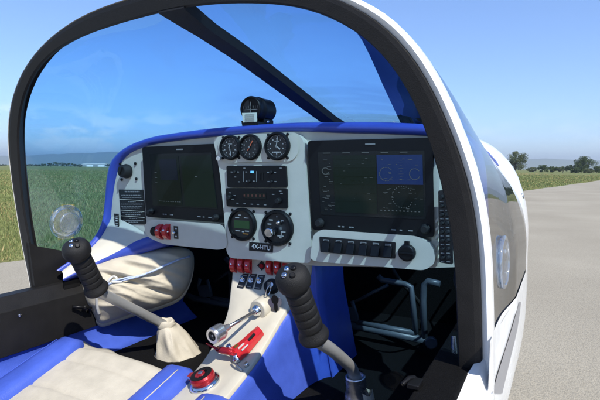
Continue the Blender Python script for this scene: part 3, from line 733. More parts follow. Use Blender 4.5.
# seam line on the blue side
# red guarded switches
for u, v in ((234.5, 264), (242.2, 264.6), (249.4, 265.2), (270.4, 266.4), (278.6, 267), (287, 267.6)):
    c, nn = onm(cb, u, v); up = V((1, 0, 0)).cross(nn); up = up if up.z > 0 else -up
    guard(c, .0145, .021, AC, nn, up.normalized())
c, nn = onm(cb, 262, 265.5); a = MB(); a.disc(c, nn, .006, .006, 0, 14, .001); part('rotary_switch', a, 'redm')
a = MB(); a.disc(c-nn*.001, nn, .0125, .0035, 0, 4); part('switch_plate', a, 'dial')
for u, v in ((243, 281), (251.3, 281.4), (259.6, 282.4)):
    c, nn = onm(cb, u, v); up = V((1, 0, 0)).cross(nn); up = (up if up.z > 0 else -up).normalized(); ex = V((1, 0, 0))
    e = empty('toggle_switch', c, AC); a = MB(); w, h = .0095, .019
    ex2 = (ex+up*.12).normalized()
    a.slab([c+nn*.002-ex2*w-up*h, c+nn*.002+ex2*w-up*h, c+nn*.002+ex2*w+up*h, c+nn*.002-ex2*w+up*h], -nn*.0025); mk('switch_plate', a, 'dial', e)
    a = MB(); a.lathe(c, c+nn*.006, [(0, .0065), (1, .0062)], 0, 6, False); a.lathe(c+nn*.005, c+nn*.019+up*.004, [(0, .0022), (1, .0032)], 0, 12); mk('toggle', a, 'chrome', e)
    for t in (-.8, .75):
        a = MB(); a.slab([c+nn*.0027-ex*w*.6+up*(h*t-.0012), c+nn*.0027+ex*w*.6+up*(h*t-.0012), c+nn*.0027+ex*w*.6+up*(h*t+.0012), c+nn*.0027-ex*w*.6+up*(h*t+.0012)], -nn*.0004)
        mk('switch_lettering', a, 'inkd', e)
# ignition lock
c, nn = onm(cb, 272, 287); a = MB(); a.lathe(c, c+nn*.014, [(0, .020), (.6, .019), (.8, .016), (1, .016)], 0, 30); a.lathe(c+nn*.014, c+nn*.018, [(0, .008), (1, .007)], 1, 20); part('ignition_lock', a, ['blackp', 'chrome'])
# keys (a loose thing hanging in the lock)
kc = c+nn*.020; KR = empty('key_ring', kc+V((0, 0, -.04)), None, label='bunch of keys on a steel ring hanging from the console ignition lock', cat='keys')
a = MB(); a.box(kc, .003, .020, .014); mk('ignition_key', a, 'steel', KR, bevel=.0008)
rc = P(268.5, 290.5, Y=kc.y-.016); a = MB(); a.tube([rc+V((math.sin(t)*.004, math.cos(t)*.010, math.sin(t)*.014)) for t in np.linspace(0, 2*PI, 25)], .0011, 0, 8); mk('ring', a, 'chrome', KR)
for k, (dx, dy, rot) in enumerate(((.004, -.004, .15), (-.006, .002, -.2), (.010, .0, .4))):
    p = P((274.5, 278.5, 271)[k], (296, 298, 299)[k], Y=rc.y-.008+dy); d = V((math.sin(rot)*.4, .12, -1)).normalized(); sx = V((1, .3, 0)).normalized(); nrm = d.cross(sx).normalized()
    a = MB(); head = [p+(d*(.009-.011*math.cos(t))+sx*.008*math.sin(t)) for t in np.linspace(0, 2*PI, 15)[:-1]]
    a.slab(head, nrm*.002); b0 = p+d*.018; a.slab([b0-sx*.003, b0+sx*.003, b0+sx*.003+d*.018, b0+d*.021, b0-sx*.003+d*.017], nrm*.0018)
    mk('key', a, 'blackp' if k == 0 else 'steel', KR, bevel=.0004)
# throttle
c, nn = onm(cb, 268, 303); kt = P(214.5, 335, Y=.80); bs_ = c.copy(); ax = (kt-P(262, 307, Y=.955)); s0 = P(269, 303.5, Y=.985)
TH = empty('throttle', s0, AC); d = (kt-s0); Lg = d.length; dn = d.normalized()
a = MB(); a.lathe(s0-dn*.02, s0+dn*.045, [(0, .0275), (.80, .0245), (.96, .0235), (1, .021)], 0, 32); mk('throttle_housing', a, 'console', TH)
a = MB(); p = s0+dn*.045; a.lathe(p, p+dn*.014, [(0, .0135), (.25, .0135), (.3, .0115), (.8, .011), (1, .007)], 0, 24); mk('lock_nut', a, 'chrome', TH)
a = MB(); a.tube([s0+dn*.05, kt-dn*.025], .0042, 0, 14); mk('shaft', a, 'steel', TH)
a = MB(); p = kt-dn*.045
a.lathe(p, kt+dn*.008, [(0, .0065), (.2, .008), (.38, .0100), (.42, .0165), (.5, .0178), (.9, .0178), (1, .0160), (1, .0108), (.93, .0104), (.93, .003), (1.0, .003), (1.0, .0005)], 0, 36, smooth=False); mk('knob', a, 'satin', TH)
a = MB(); a.disc(kt+dn*.0045, dn, .0104, .001, 0, 24); mk('knob_inset', a, 'blackp', TH)
a = MB(); a.box(kt+dn*.008, .016, .002, .004, 0, Matrix.Rotation(.6, 3, 'Y')); mk('knob_bar', a, 'chrome', TH)
# red lever with warning tag, behind it
PB = empty('parking_brake_lever', onm(cb, 245, 350)[0], AC)
a = MB(); rows = []
cs = [(237, 357.5), (246, 350.5), (254, 342), (262.5, 333)]; ws = [5.8, 5.0, 4.2, 3.2]
pts_t = []; 
for (u, v), w in zip(cs, ws):
    pts_t.append((u-w*.72, v-w*.7, u+w*.72, v+w*.7))
rows = []
for u0, v0, u1, v1 in pts_t:
    p, nn = onm(cb, u0, v0); q, _ = onm(cb, u1, v1); rows.append([p+nn*.003, p+nn*.016, p.lerp(q, .5)+nn*.019, q+nn*.016, q+nn*.003])
a.grid(rows, smooth=False); mk('lever_arm', a, 'red', PB)
a = MB()
def tagline(u, v, du, dv, w, off, mi):
    p, nn = onm(cb, u, v); q, _ = onm(cb, u+du, v+dv); s_ = (q-p).normalized().cross(nn)*w
    a.slab([p+nn*off-s_, q+nn*off-s_, q+nn*off+s_, p+nn*off+s_], -nn*.002, mi)
tagline(242, 355.5, 5.5, -5.5, .0018, .0205, 0); tagline(245.5, 357.5, 6, -6, .0016, .0205, 0); tagline(252.5, 346.5, 6, -6.5, .0035, .021, 1); tagline(238.5, 354.3, 3, -3, .0035, .021, 2)
mk('lever_lettering', a, ['ink', 'dial', 'scr_amber'], PB)
a = MB(); p0, n0 = onm(cb, 212, 352.5); p1, n1 = onm(cb, 236, 360); q0 = P(209.5, 351.5, X=-.035)+V((0, 0, .0)); q1 = p1+n1*.022
p2, n2 = onm(cb, 237, 360); p1, n1 = onm(cb, 222, 356); p2 = p2+n2*.020; p1 = p1+n1*.022; p0 = p1+(p1-p2)*.75+V((0, 0, .006))
a.tube([p0, p0.lerp(p1, .5), p1], [.0016, .0025, .0036]); a.tube([p1, p1.lerp(p2, .3), p1.lerp(p2, .7), p2], [.0062, .0078, .0072, .006]); mk('release_handle', a, 'redm', PB)
a = MB(); p, nn = onm(cb, 238, 361); a.lathe(p, p+nn*.018, [(0, .009), (.5, .009), (.6, .006), (1, .005)], 0, 18); p, nn = onm(cb, 247, 366); a.lathe(p, p+nn*.008, [(0, .006), (1, .005)], 0, 6)
p, nn = onm(cb, 233, 353); a.lathe(p+nn*.01, p+nn*.024, [(0, .006), (1, .006)], 0, 6); mk('pivot_bolt', a, 'chrome', PB)
a = MB(); p, nn = onm(cb, 233, 365); q, _ = onm(cb, 243, 372); a.tube([p+nn*.006, p.lerp(q, .5)+nn*.012, q+nn*.003], .0022); mk('cable', a, 'steel', PB)
# fuel selector
c, nn = onm(cb, 205.5, 384); FS = empty('fuel_selector', c, AC)
a = MB(); a.lathe(c-nn*.004, c+nn*.010, [(0, .033), (.6, .033), (.8, .031), (1, .026)], 0, 44); mk('base_ring', a, 'chrome', FS)
a = MB(); a.lathe(c+nn*.010, c+nn*.024, [(0, .0245), (.3, .026), (.7, .026), (1, .0235), (1, .013), (.4, .011)], 0, 44, smooth=False); mk('selector_knob', a, 'redm', FS)
ex = V((1, 0, 0)); ey = nn.cross(ex).normalized()
pd = (P(191, 389, Y=c.y)-c); pd = (pd-nn*pd.dot(nn)).normalized(); sd = nn.cross(pd)
a = MB(); a.slab([c+nn*.0255+sd*.011, c+nn*.0255+pd*.031+sd*.004, c+nn*.0255+pd*.031-sd*.004, c+nn*.0255-sd*.011], -nn*.010); mk('pointer', a, 'redm', FS, bevel=.002)
a = MB(); a.ring(c+nn*.0245, nn, .0135, .0230, .0012, 0); mk('selector_dial', a, 'blackp', FS)
a = MB(); a.lathe(c+nn*.012, c+nn*.027, [(0, .012), (.7, .010), (1, .007)], 0, 24); mk('hub', a, 'redm', FS)
a = MB(); a.disc(c+nn*.027, nn, .0055, .002, 0, 16, .0005); mk('hub_screw', a, 'chrome', FS)

# ---- seats -------------------------------------------------------------
def seat(s, name='seat', xoff=0, yo=0):
    def T(x, y, z): return W(x*s+xoff, y+yo, z)
    e = empty(name, T(-.25, .3, -.52), AC)
    a = MB(); rows = []
    for i, y in enumerate(np.linspace(.10, .80, 120)):
        t = (y-.10)/.70; z0 = -.60+.145*min(1, t*1.0) if False else -.455-.30*(.80-y)*(.9 if y > .4 else .8)
        row = []
        for j in range(17):
            sx = j/16; xl, xr = -.40-.02*t, -.105+.01*t; x = xl+(xr-xl)*sx
            g = -.0035*math.exp(-((sx*4) % 1-.5)**2/.002)*0
            fl = -.0036*math.exp(-((((y)/.087) % 1-.5)/.045)**2)+.0022*noise.noise(V((x*14, y*11, 3)))
            zz = z0+.010*math.sin(PI*sx)+fl
            if y > .775: zz -= ((y-.775)/.025)**2*.012
            row.append(T(x, y, zz))
        rows.append(row)
    ft = rows[-1]; rows.append([p+V((0, .008, -.03)) for p in ft]); rows.append([p+V((0, .0, -.08)) for p in ft])
    a.grid(rows); mk('seat_cushion', a, 'cream', e)
    for nm, x0, x1, dx in (('l', -.475, -.39, -.02), ('r', -.115, -.028, 0)):
        a = MB(); rows = []
        for i, y in enumerate(np.linspace(.10, .815, 24)):
            z0 = -.455-.27*(.80-y); row = []; ww = (x1-x0)/2; cx = (x0+x1)/2+(0 if nm == 'r' else .0)
            if nm == 'l': cx += .05*(1-min(1, (y-.1)/.7)); 
            en = 1-max(0, (y-.775)/.04)**2*.55
            for k in range(18):
                an = 2*PI*k/18; ca, sa = math.cos(an), math.sin(an)
                row.append(T(cx+ww*en*math.copysign(abs(ca)**.6, ca), y, z0-.022+.046*en*math.copysign(abs(sa)**.7, sa)))
            rows.append(row)
        a.grid(rows, closed=True); a.add(rows[-1], [list(range(18))]); a.add(rows[0], [list(range(18))[::-1]])
        b = mk('bolster', a, 'blue', e)
        st_ = MB(); pts_ = []
        for y in np.linspace(.12, .772, 30):
            cx = (x0+x1)/2+(.05*(1-min(1, (y-.1)/.7)) if nm == 'l' else 0); pts_.append(T(cx+(.012 if nm == 'r' else -.03), y, -.455-.27*(.80-y)-.022+.0462-(0 if nm == 'r' else .004)))
        st_.tube(pts_, .0012, 0, 6); mk('piping', st_, 'cream' if nm == 'r' else 'blue', b)
    # front flap
    a = MB(); rows = []
    for j in range(12):
        t = j/11; x = -.455+t*.16; row = []
        for k, (dy, dz) in enumerate(((-.01, -.004), (.03, -.008), (.048, -.014), (.052, -.024), (.03, -.03))):
            row.append(T(x, .80+dy*(1-t*.25), -.462+dz+.004*math.sin(t*9+k)))
        rows.append(row)
    a.grid(rows); mk('cushion_flap', a, 'cream', e)
    a = MB(); a.box(T(-.25, .44, -.56), .42, .68, .05); mk('seat_base', a, 'carpet', e)
    a = MB(); a.box(T(-.25, .02, -.36), .44, .12, .5); mk('backrest', a, 'cream', e, bevel=.04, seg=4)
    return e
seat(1)
seat(-1, yo=-.07, xoff=.01)

# ---- control sticks ------------------------------------------------------
def bent(p0, p1, p2, n=9):      # smooth elbow
    out = [p0]
    for k in range(n+1):
        t = k/n; a_ = p1.lerp(p0, .28); b_ = p1.lerp(p2, .45); out.append(a_*(1-t)**2+p1*2*t*(1-t)+b_*t*t)
    out.append(p2); return out
def grip(top, bot, e, r, buttons=()):
    a = MB(); d = bot-top; pr = [(-.055, .001), (-.052, r*.40), (-.038, r*.80), (-.01, r*1.08), (.03, r*1.24), (.08, r*1.31), (.14, r*1.31), (.19, r*1.22), (.225, r*1.04), (.25, r*.90)]
    nseg = 5; t0, t1 = .255, .82
    for k in range(nseg):
        a0 = t0+(t1-t0)*k/nseg; a1 = t0+(t1-t0)*(k+1)/nseg; L_ = a1-a0
        pr += [(a0+L_*.04, r*.925), (a0+L_*.12, r*.975), (a0+L_*.3, r*.99), (a0+L_*.72, r*.99), (a0+L_*.9, r*.975), (a0+L_*.97, r*.925)]
    pr += [(.83, r*.95), (.86, r*1.02), (.90, r*1.16), (.94, r*1.24), (.98, r*1.16), (1.0, r*.92), (1.01, r*.4)]
    a.lathe(top, bot, pr, 0, 40); gbv = bvh_of(a); mk('grip', a, 'rubber', e)
    for k, (u, v) in enumerate(buttons):
        h, nn = onm(gbv, u, v)
        if h is None: continue
        b = MB(); b.lathe(h-nn*.002, h+nn*.004, [(0, .0052), (.6, .0052), (1, .0036)], 0, 14); mk('button', b, 'chrome' if k in (0, 2) else 'blackp', e)
# right
g0 = P(290.5, 272, Y=.705); g1 = P(315, 339, Y=.775); el = P(349, 361, Y=.90); b0 = P(357.5, 386, Y=.965)
e = empty('control_stick', P(357, 400, Y=.97), AC)
grip(g0, g1, e, .0232, ((287, 269.5), (293.5, 268.5), (284.5, 275.5), (292.5, 275.5)))
c = P(355.5, 376, Y=.955); d = V((.004, .006, -.075))
a = MB(); a.tube([V(p) for p in cr([g1-(g1-g0)*.1, g1, P(331, 349.5, Y=.83), P(345, 361.5, Y=.895), P(351.5, 368, Y=.935), c+d*.1, c+d*.5], 26)], .0125, 0, 20); mk('stick_tube', a, 'greytube', e)
a = MB(); a.lathe(c, c+d, [(.05, .0150), (0, .0165), (0, .0215), (.06, .0225), (.12, .0205), (.18, .0225), (.26, .0208), (.32, .0228), (.40, .021), (.55, .026), (.9, .029), (1.1, .029)], 0, 30); mk('stick_collar', a, 'satin', e)
a = MB(); c2 = c+V((.022, .01, -.035)); rows = []
for i in range(9):
    t = i/8; rows.append([c2+V((.012*math.cos(q)*(1+t*.5)+t*.012, .02*math.sin(q)*(1+t*.8), -.075*t+.004*math.sin(q*3+t*5))) for q in np.linspace(0, 2*PI, 15)[:-1]])
a.grid(rows, closed=True); mk('stick_boot', a, 'cloth', e)
# left
g0 = P(74, 245, Y=.70); g1 = P(97.5, 291, Y=.775); b0 = P(163, 324, Y=.985)
e = empty('control_stick', P(165, 365, Y=1.0), AC)
grip(g0, g1, e, .0232, ((71.5, 241.5), (76.5, 241), (71.5, 246), (77.5, 246)))
a = MB(); a.tube([g1-(g1-g0)*.1, g1+(b0-g1)*.05, g1.lerp(b0, .4), g1.lerp(b0, .8), b0, b0+V((0, .02, -.03))], .0125, 0, 20); mk('stick_tube', a, 'greytube', e)
a = MB(); c = P(164.5, 322, Y=.985); rows = []
NB = 96; KB = 44
for i in range(KB):
    t = i/(KB-1); zz = c.z-.002-.125*t
    cx = c+V((.004+.016*t, .006+.04*t, 0)); rx = [.0215, .0225, .021, .019][min(3, i)] if i < 4 else .019+(.070-.019)*(max(0, t-.07)/.93)**.55
    row = []
    for k in range(NB):
        an = 2*PI*k/NB; f = 1+(0 if i < 4 else min(1, (t-.1)*3)*(.16*(1-2.2*abs(noise.noise(V((math.cos(an)*1.6, math.sin(an)*1.6, t*1.2)))))+.03*(1-2.2*abs(noise.noise(V((math.cos(an)*3, math.sin(an)*3, t*2.4+3)))))-.08))
        row.append(V((cx.x+rx*f*math.cos(an), cx.y+rx*f*math.sin(an), zz+(-.006 if i >= 4 and t < 1 else 0)*math.sin(2*an+1))))
    rows.append(row)
# folded cuff on top
cuff = []
for i, (r2, dz) in enumerate(((.0165, -.012), (.0175, .004), (.0205, .006), (.0235, .003), (.024, -.008), (.023, -.016), (.020, -.018))):
    cuff.append([V((c.x+.002+r2*math.cos(2*PI*k/NB), c.y+.003+r2*math.sin(2*PI*k/NB), c.z+dz+.0015*math.sin(2*PI*k/NB*5))) for k in range(NB)])
a.grid(rows, closed=True); a.grid(cuff, closed=True); mk('stick_boot', a, 'cream', e)

# ---- rudder pedals (right footwell) --------------------------------------
def pedals(dx, name='rudder_pedals'):
    e = empty(name, P(385, 335, Y=1.36)+V((dx, 0, 0)), AC); o = V((dx, 0, 0)); Yq = 1.36
    def T(pts, r, nm='pedal_tube', y=Yq):
        a = MB(); a.tube([P(u, v, Y=y)+o for u, v in pts], r, 0, 12); mk(nm, a, 'bluegrey', e)
    T([(318, 317), (333, 322.5), (382, 331.5), (431, 341.5)], .0115, 'torque_tube', 1.36)
    T([(357, 322.5), (385, 327.5), (415, 333)], .0085)
    T([(378, 276), (382, 280), (405, 284), (411, 287), (412.5, 300), (416, 333)], .0085)
    T([(440, 284), (428, 281), (424, 285), (423, 300), (424.5, 340)], .0095)
    T([(355, 302), (372, 293), (388, 285)], .005, 'link_rod', 1.42)
    T([(342, 300), (340, 308), (343, 318), (350, 321)], .006); T([(352, 301), (355, 310), (358, 321)], .006)
    a = MB(); a.slab([P(u, v, Y=1.35)+o for u, v in ((341, 309), (354, 308), (357, 321), (343, 320))], (0, .008, 0)); mk('bracket', a, 'bluegrey', e, bevel=.002)
    a = MB(); c = P(431, 342, Y=1.35)+o; a.disc(c, (.3, -1, 0), .017, .014, 0, 20, .003); mk('bearing', a, 'bluegrey', e)
pedals(0); pedals(-.56)

for k, pts in enumerate(([(.15, 1.55, -.08), (.2, 1.45, -.2), (.34, 1.42, -.25), (.45, 1.5, -.1)], [(.12, 1.5, -.12), (.22, 1.4, -.3), (.3, 1.45, -.42), (.28, 1.55, -.52)], [(.48, 1.1, -.12), (.44, 1.2, -.28), (.47, 1.4, -.33), (.5, 1.55, -.2)],
        [(-.15, 1.5, -.08), (-.25, 1.4, -.22), (-.2, 1.5, -.4), (-.3, 1.55, -.5)], [(.2, 1.08, -.12), (.26, 1.1, -.16), (.36, 1.1, -.15), (.44, 1.08, -.12)])):
    a = MB(); a.tube([V(p) for p in cr([W(*p) for p in pts], 24)], .006 if k % 2 else .004, 0, 8); part('cable', a, 'bluegrey' if k == 2 else 'rubber')
cwb = bvh_of(cow)
for u, v in ((522.5, 196), (523.5, 222), (523.5, 246)):
    h, nn = onm(hull_b, u, v)
    if h is None: h, nn = onm(cwb, u, v)
    if h is None or h.y > 3: continue
    a = MB(); a.lathe(h-nn*.001, h+nn*.003, [(0, .009), (.6, .009), (1, .006)], 0, 14); part('cowling_fastener', a, 'steel')
# ---- cloth bag in the left footwell (loose thing) ------------------------
outl = [(84, 266), (100, 262.5), (120, 256), (150, 250), (176, 247), (191, 251), (194, 262), (190, 282), (180, 297), (160, 306), (142, 311), (122, 317), (106, 323), (98, 322), (91, 310), (85, 300), (82, 285)]
cxy = np.array([132, 286.]); ol = np.array([tuple(p)[:2] for p in cr([V((*p, 0)) for p in outl+[outl[0]]], 145)])[:-1]
rowsF = []; NR = 44
for i in range(NR+1):
    t = i/NR; row = []
    for p in ol:
        q = cxy+(p-cxy)*t; Yb = .90+.205*((q[0]-84)/110)
        bulge = .052*math.sqrt(max(0, 1-t**2.4))
        w1 = q[0]*.9+q[1]*.35; w2 = q[1]-q[0]*.28; fold = .013*(1-abs(noise.noise(V((w1*.016, w2*.060, 1.7))))*2.2)+.0022*(1-abs(noise.noise(V((w1*.04, w2*.13, 5))))*2.4)-.009+.0006*noise.noise(V((q[0]*.3, q[1]*.3, 2)))
        fold += -.012*math.exp(-((q[1]-(276+(q[0]-110)*.30))/3.2)**2)+.009*math.exp(-((q[1]-(285+(q[0]-105)*.42))/4.5)**2)
        row.append(P(q[0], q[1], Y=Yb-bulge-(fold*(1-t**4))))
    rowsF.append(row)
a = MB(); a.grid(rowsF[1:], closed=True); a.add(rowsF[1], [list(range(len(ol)))], 0, True)
back = [[p.lerp(P(cxy[0], cxy[1], Y=1.03), 1-t)+V((-.02*(1-t), .05*(1-t**2), -.01)) for p in rowsF[-1]] for t in (1, .7, .3, .02)]
a.grid([rowsF[-1]]+back, closed=True)
BAG = mk('cloth_bag', a, 'cloth', None, label='crumpled beige cloth bag hanging in the left footwell behind the left control stick', cat='bag')
bgb = bvh_of(a)
def cord(pts, r, off, m, nm):
    b = MB(); out = []
    for u, v in pts:
        h = bgb.ray_cast(EYE, ray(u, v))[0]; h = h if h is not None else P(u, v, Y=1.05); out.append(h-ray(u, v)*off)
    b.tube([V(p) for p in cr(out, 30)], r, 0, 8); mk(nm, b, m, BAG)
M['cord'] = mat('blue and white cord', (.42, .50, .68), .6, var=.3, scale=160)
cord([(108, 284), (120, 281), (140, 276), (160, 268), (178, 260), (190, 256.5)], .0030, .006, 'cord', 'cord')
cord([(112, 281), (128, 277.5), (150, 273), (165, 265), (190, 256)], .0022, .007, 'cord', 'cord')
cord([(104, 288), (110, 279), (114, 276.5), (117, 279), (112, 282), (122, 282)], .0034, .006, 'ink', 'strap')
cord([(99, 290), (97, 298), (97.5, 308), (99, 314)], .0045, .004, 'ink', 'strap')

# ================================================================== SURROUNDINGS
def bigmat(name, build):
    m, nt, b, o = newmat(name); build(nt, b); return m
def g_ground(nt, b):
    N = nt.nodes; L = nt.links; tc = N.new('ShaderNodeNewGeometry')
    def nz(s, d=5, dist=0):
        n = N.new('ShaderNodeTexNoise'); n.inputs['Scale'].default_value = s; n.inputs['Detail'].default_value = d; n.inputs['Distortion'].default_value = dist; L.new(tc.outputs['Position'], n.inputs['Vector']); return n
    a = nz(.12, 6, .6); r = N.new('ShaderNodeValToRGB'); e = r.color_ramp.elements
    e[0].position = .32; e[0].color = (.13, .165, .055, 1); e[1].position = .68; e[1].color = (.22, .20, .08, 1)
    k = e.new(.5); k.color = (.17, .19, .068, 1); L.new(a.outputs['Fac'], r.inputs['Fac'])
    f = nz(3.5, 8); r2 = N.new('ShaderNodeValToRGB'); r2.color_ramp.elements[0].color = (.45, .45, .45, 1); r2.color_ramp.elements[0].position = .3; r2.color_ramp.elements[1].color = (1.3, 1.3, 1.3, 1); r2.color_ramp.elements[1].position = .7
    L.new(f.outputs['Fac'], r2.inputs['Fac'])
    mx = N.new('ShaderNodeMix'); mx.data_type = 'RGBA'; mx.blend_type = 'MULTIPLY'; mx.inputs[0].default_value = 1
    L.new(r.outputs['Color'], mx.inputs[6]); L.new(r2.outputs['Color'], mx.inputs[7]); L.new(mx.outputs[2], b.inputs['Base Color']); b.inputs['Roughness'].default_value = 1; b.inputs['Specular IOR Level'].default_value = .1
    bp = N.new('ShaderNodeBump'); bp.inputs['Strength'].default_value = .8; bp.inputs['Distance'].default_value = .15; L.new(f.outputs['Fac'], bp.inputs['Height']); L.new(bp.outputs['Normal'], b.inputs['Normal'])
def g_run(nt, b):
    N = nt.nodes; L = nt.links; tc = N.new('ShaderNodeNewGeometry')
    def nz(s, d=5):
        n = N.new('ShaderNodeTexNoise'); n.inputs['Scale'].default_value = s; n.inputs['Detail'].default_value = d; L.new(tc.outputs['Position'], n.inputs['Vector']); return n
    a = nz(.35, 8); r = N.new('ShaderNodeValToRGB'); e = r.color_ramp.elements
    e[0].position = .3; e[0].color = (.265, .236, .182, 1); e[1].position = .7; e[1].color = (.335, .302, .236, 1); L.new(a.outputs['Fac'], r.inputs['Fac'])
    v = N.new('ShaderNodeTexVoronoi'); v.inputs['Scale'].default_value = 110; L.new(tc.outputs['Position'], v.inputs['Vector'])
    f = nz(60, 5); ad = N.new('ShaderNodeMath'); ad.operation = 'ADD'; L.new(f.outputs['Fac'], ad.inputs[0]); 
    sc = N.new('ShaderNodeMath'); sc.operation = 'MULTIPLY'; sc.inputs[1].default_value = .5; L.new(v.outputs['Distance'], sc.inputs[0]); L.new(sc.outputs[0], ad.inputs[1])
    r2 = N.new('ShaderNodeValToRGB'); r2.color_ramp.elements[0].color = (.74, .74, .74, 1); r2.color_ramp.elements[0].position = .42; r2.color_ramp.elements[1].color = (1.12, 1.12, 1.12, 1); r2.color_ramp.elements[1].position = .85
    L.new(ad.outputs[0], r2.inputs['Fac'])
    mx = N.new('ShaderNodeMix'); mx.data_type = 'RGBA'; mx.blend_type = 'MULTIPLY'; mx.inputs[0].default_value = 1
    L.new(r.outputs['Color'], mx.inputs[6]); L.new(r2.outputs['Color'], mx.inputs[7]); L.new(mx.outputs[2], b.inputs['Base Color']); b.inputs['Roughness'].default_value = .95; b.inputs['Specular IOR Level'].default_value = .2
    bp = N.new('ShaderNodeBump'); bp.inputs['Strength'].default_value = .5; bp.inputs['Distance'].default_value = .01; L.new(ad.outputs[0], bp.inputs['Height']); L.new(bp.outputs['Normal'], b.inputs['Normal'])
M['ground'] = bigmat('field soil and dry grass', g_ground); M['run'] = bigmat('weathered concrete runway', g_run)
GR = 7400
a = MB(); a.add([V((-GR, -GR, 0)), V((GR, -GR, 0)), V((GR, GR, 0)), V((-GR, GR, 0))], [[0, 1, 2, 3]]); mk('ground', a, 'ground', None, origin=V((0, 0, 0)), kind='structure')
# runway: left edge through two sighted ground points
E0 = P(10, 262, Z=-CZ); E1 = P(600, 180.5, Z=-CZ); ed = (E1-E0); ed.z = 0; ed.normalize(); en = V((ed.y, -ed.x, 0))
E0.z = 0
rn = random.Random(5); Lp = []; s = -60
while s < 900:
    Lp.append((s, .12*noise.noise(V((s*.5, 0, 0)))+.3*noise.noise(V((s*.08, 3, 0))))); s += .35 if s < 50 else 4
a = MB(); vs = []; fs = []
for i, (s, w) in enumerate(Lp):
    p = E0+ed*s; vs += [p+en*w+V((0, 0, .004)), p+en*26+V((0, 0, .004))]
    if i: fs.append([2*i-2, 2*i, 2*i+1, 2*i-1][::-1])
a.add(vs, fs); mk('runway', a, 'run', None, kind='structure')

# grass: uncountable blades along the verge and over the field
def leafmat(name, c0, c1, tr=.25):
    def g(nt, b):
        N = nt.nodes; L = nt.links; oi = N.new('ShaderNodeAttribute'); oi.attribute_name = 'rnd'
        r = N.new('ShaderNodeValToRGB'); r.color_ramp.elements[0].color = (*c0, 1); r.color_ramp.elements[1].color = (*c1, 1)
        L.new(oi.outputs['Fac'], r.inputs['Fac']); L.new(r.outputs['Color'], b.inputs['Base Color']); b.inputs['Roughness'].default_value = .7; b.inputs['Specular IOR Level'].default_value = .25
        t = N.new('ShaderNodeBsdfTranslucent'); L.new(r.outputs['Color'], t.inputs[0]); mx = N.new('ShaderNodeMixShader'); mx.inputs[0].default_value = tr
        L.new(b.outputs[0], mx.inputs[1]); L.new(t.outputs[0], mx.inputs[2]); L.new(mx.outputs[0], nt.nodes['Material Output'].inputs['Surface'])
    return bigmat(name, g)
M['grassg'] = leafmat('green grass blades', (.12, .155, .05), (.30, .32, .12)); M['grassd'] = leafmat('dry grass blades', (.24, .20, .075), (.44, .35, .16))
def tri_obj(name, P0, rv, mname, **k):      # P0: (n,3,3) triangles
    n = len(P0); me = bpy.data.meshes.new(name); org = P0.reshape(-1, 3).mean(0); org[2] = 0
    me.vertices.add(3*n); me.vertices.foreach_set('co', (P0.reshape(-1, 3)-org).ravel()); me.loops.add(3*n); me.loops.foreach_set('vertex_index', np.arange(3*n))
    me.polygons.add(n); me.polygons.foreach_set('loop_start', np.arange(0, 3*n, 3)); me.polygons.foreach_set('loop_total', np.full(n, 3))
    at = me.attributes.new('rnd', 'FLOAT', 'POINT'); at.data.foreach_set('value', np.repeat(rv, 3)); me.materials.append(M[mname]); me.update(); me.validate()
    o = bpy.data.objects.new(name, me); COL.objects.link(o); o.location = org; WORLD[o.name] = V(org)
    return o
def blades(name, n, d0, d1, h0, h1, mname, dens=1.6, dry=False, s=(0, 0)):
    rg = np.random.default_rng(n)
    # distances from the eye, denser nearby; angles across the view
    q = rg.random(n); d = d0*(d1/d0)**(q**.85); an = rg.uniform(-R(66), R(10), n)
    x = EYE.x+d*np.sin(an); y = d*np.cos(an)
    rel = (x-E0.x)*en.x+(y-E0.y)*en.y; sl = (x-E0.x)*ed.x+(y-E0.y)*ed.y
    keep = rel < -.02-rg.random(n)**3*.5
    if dry: 
        pn = np.array([noise.noise(V((a_*.12, b_*.12, 9))) for a_, b_ in zip(x, y)]); keep &= ((pn > -.05) | (rel > -3.0) & (rg.random(n) < .35))
    x, y, d = x[keep], y[keep], d[keep]; n = len(x)
    h = rg.uniform(h0, h1, n)*(.6+.4*np.clip(-rel[keep]/2, 0, 1)); w = np.maximum(.004, d*.0009)*rg.uniform(.8, 1.6, n); a2 = rg.uniform(0, 2*PI, n)
    dx, dy = np.cos(a2)*w, np.sin(a2)*w; lx, ly = rg.normal(0, .3, n)*h, rg.normal(0, .3, n)*h; z = np.zeros(n)
    T = np.stack([np.stack([x-dx, y-dy, z-.01], 1), np.stack([x+dx, y+dy, z-.01], 1), np.stack([x+lx, y+ly, h], 1)], 1)
    return setp(tri_obj(name, T, rg.random(n), mname), kind='stuff', label=('dry yellow' if dry else 'green')+' grass growing on the field beside the runway', cat='grass')
blades('grass', 300000, 5, 130, .035, .12, 'grassg')
blades('dry_grass', 80000, 5, 160, .04, .14, 'grassd', dry=True)

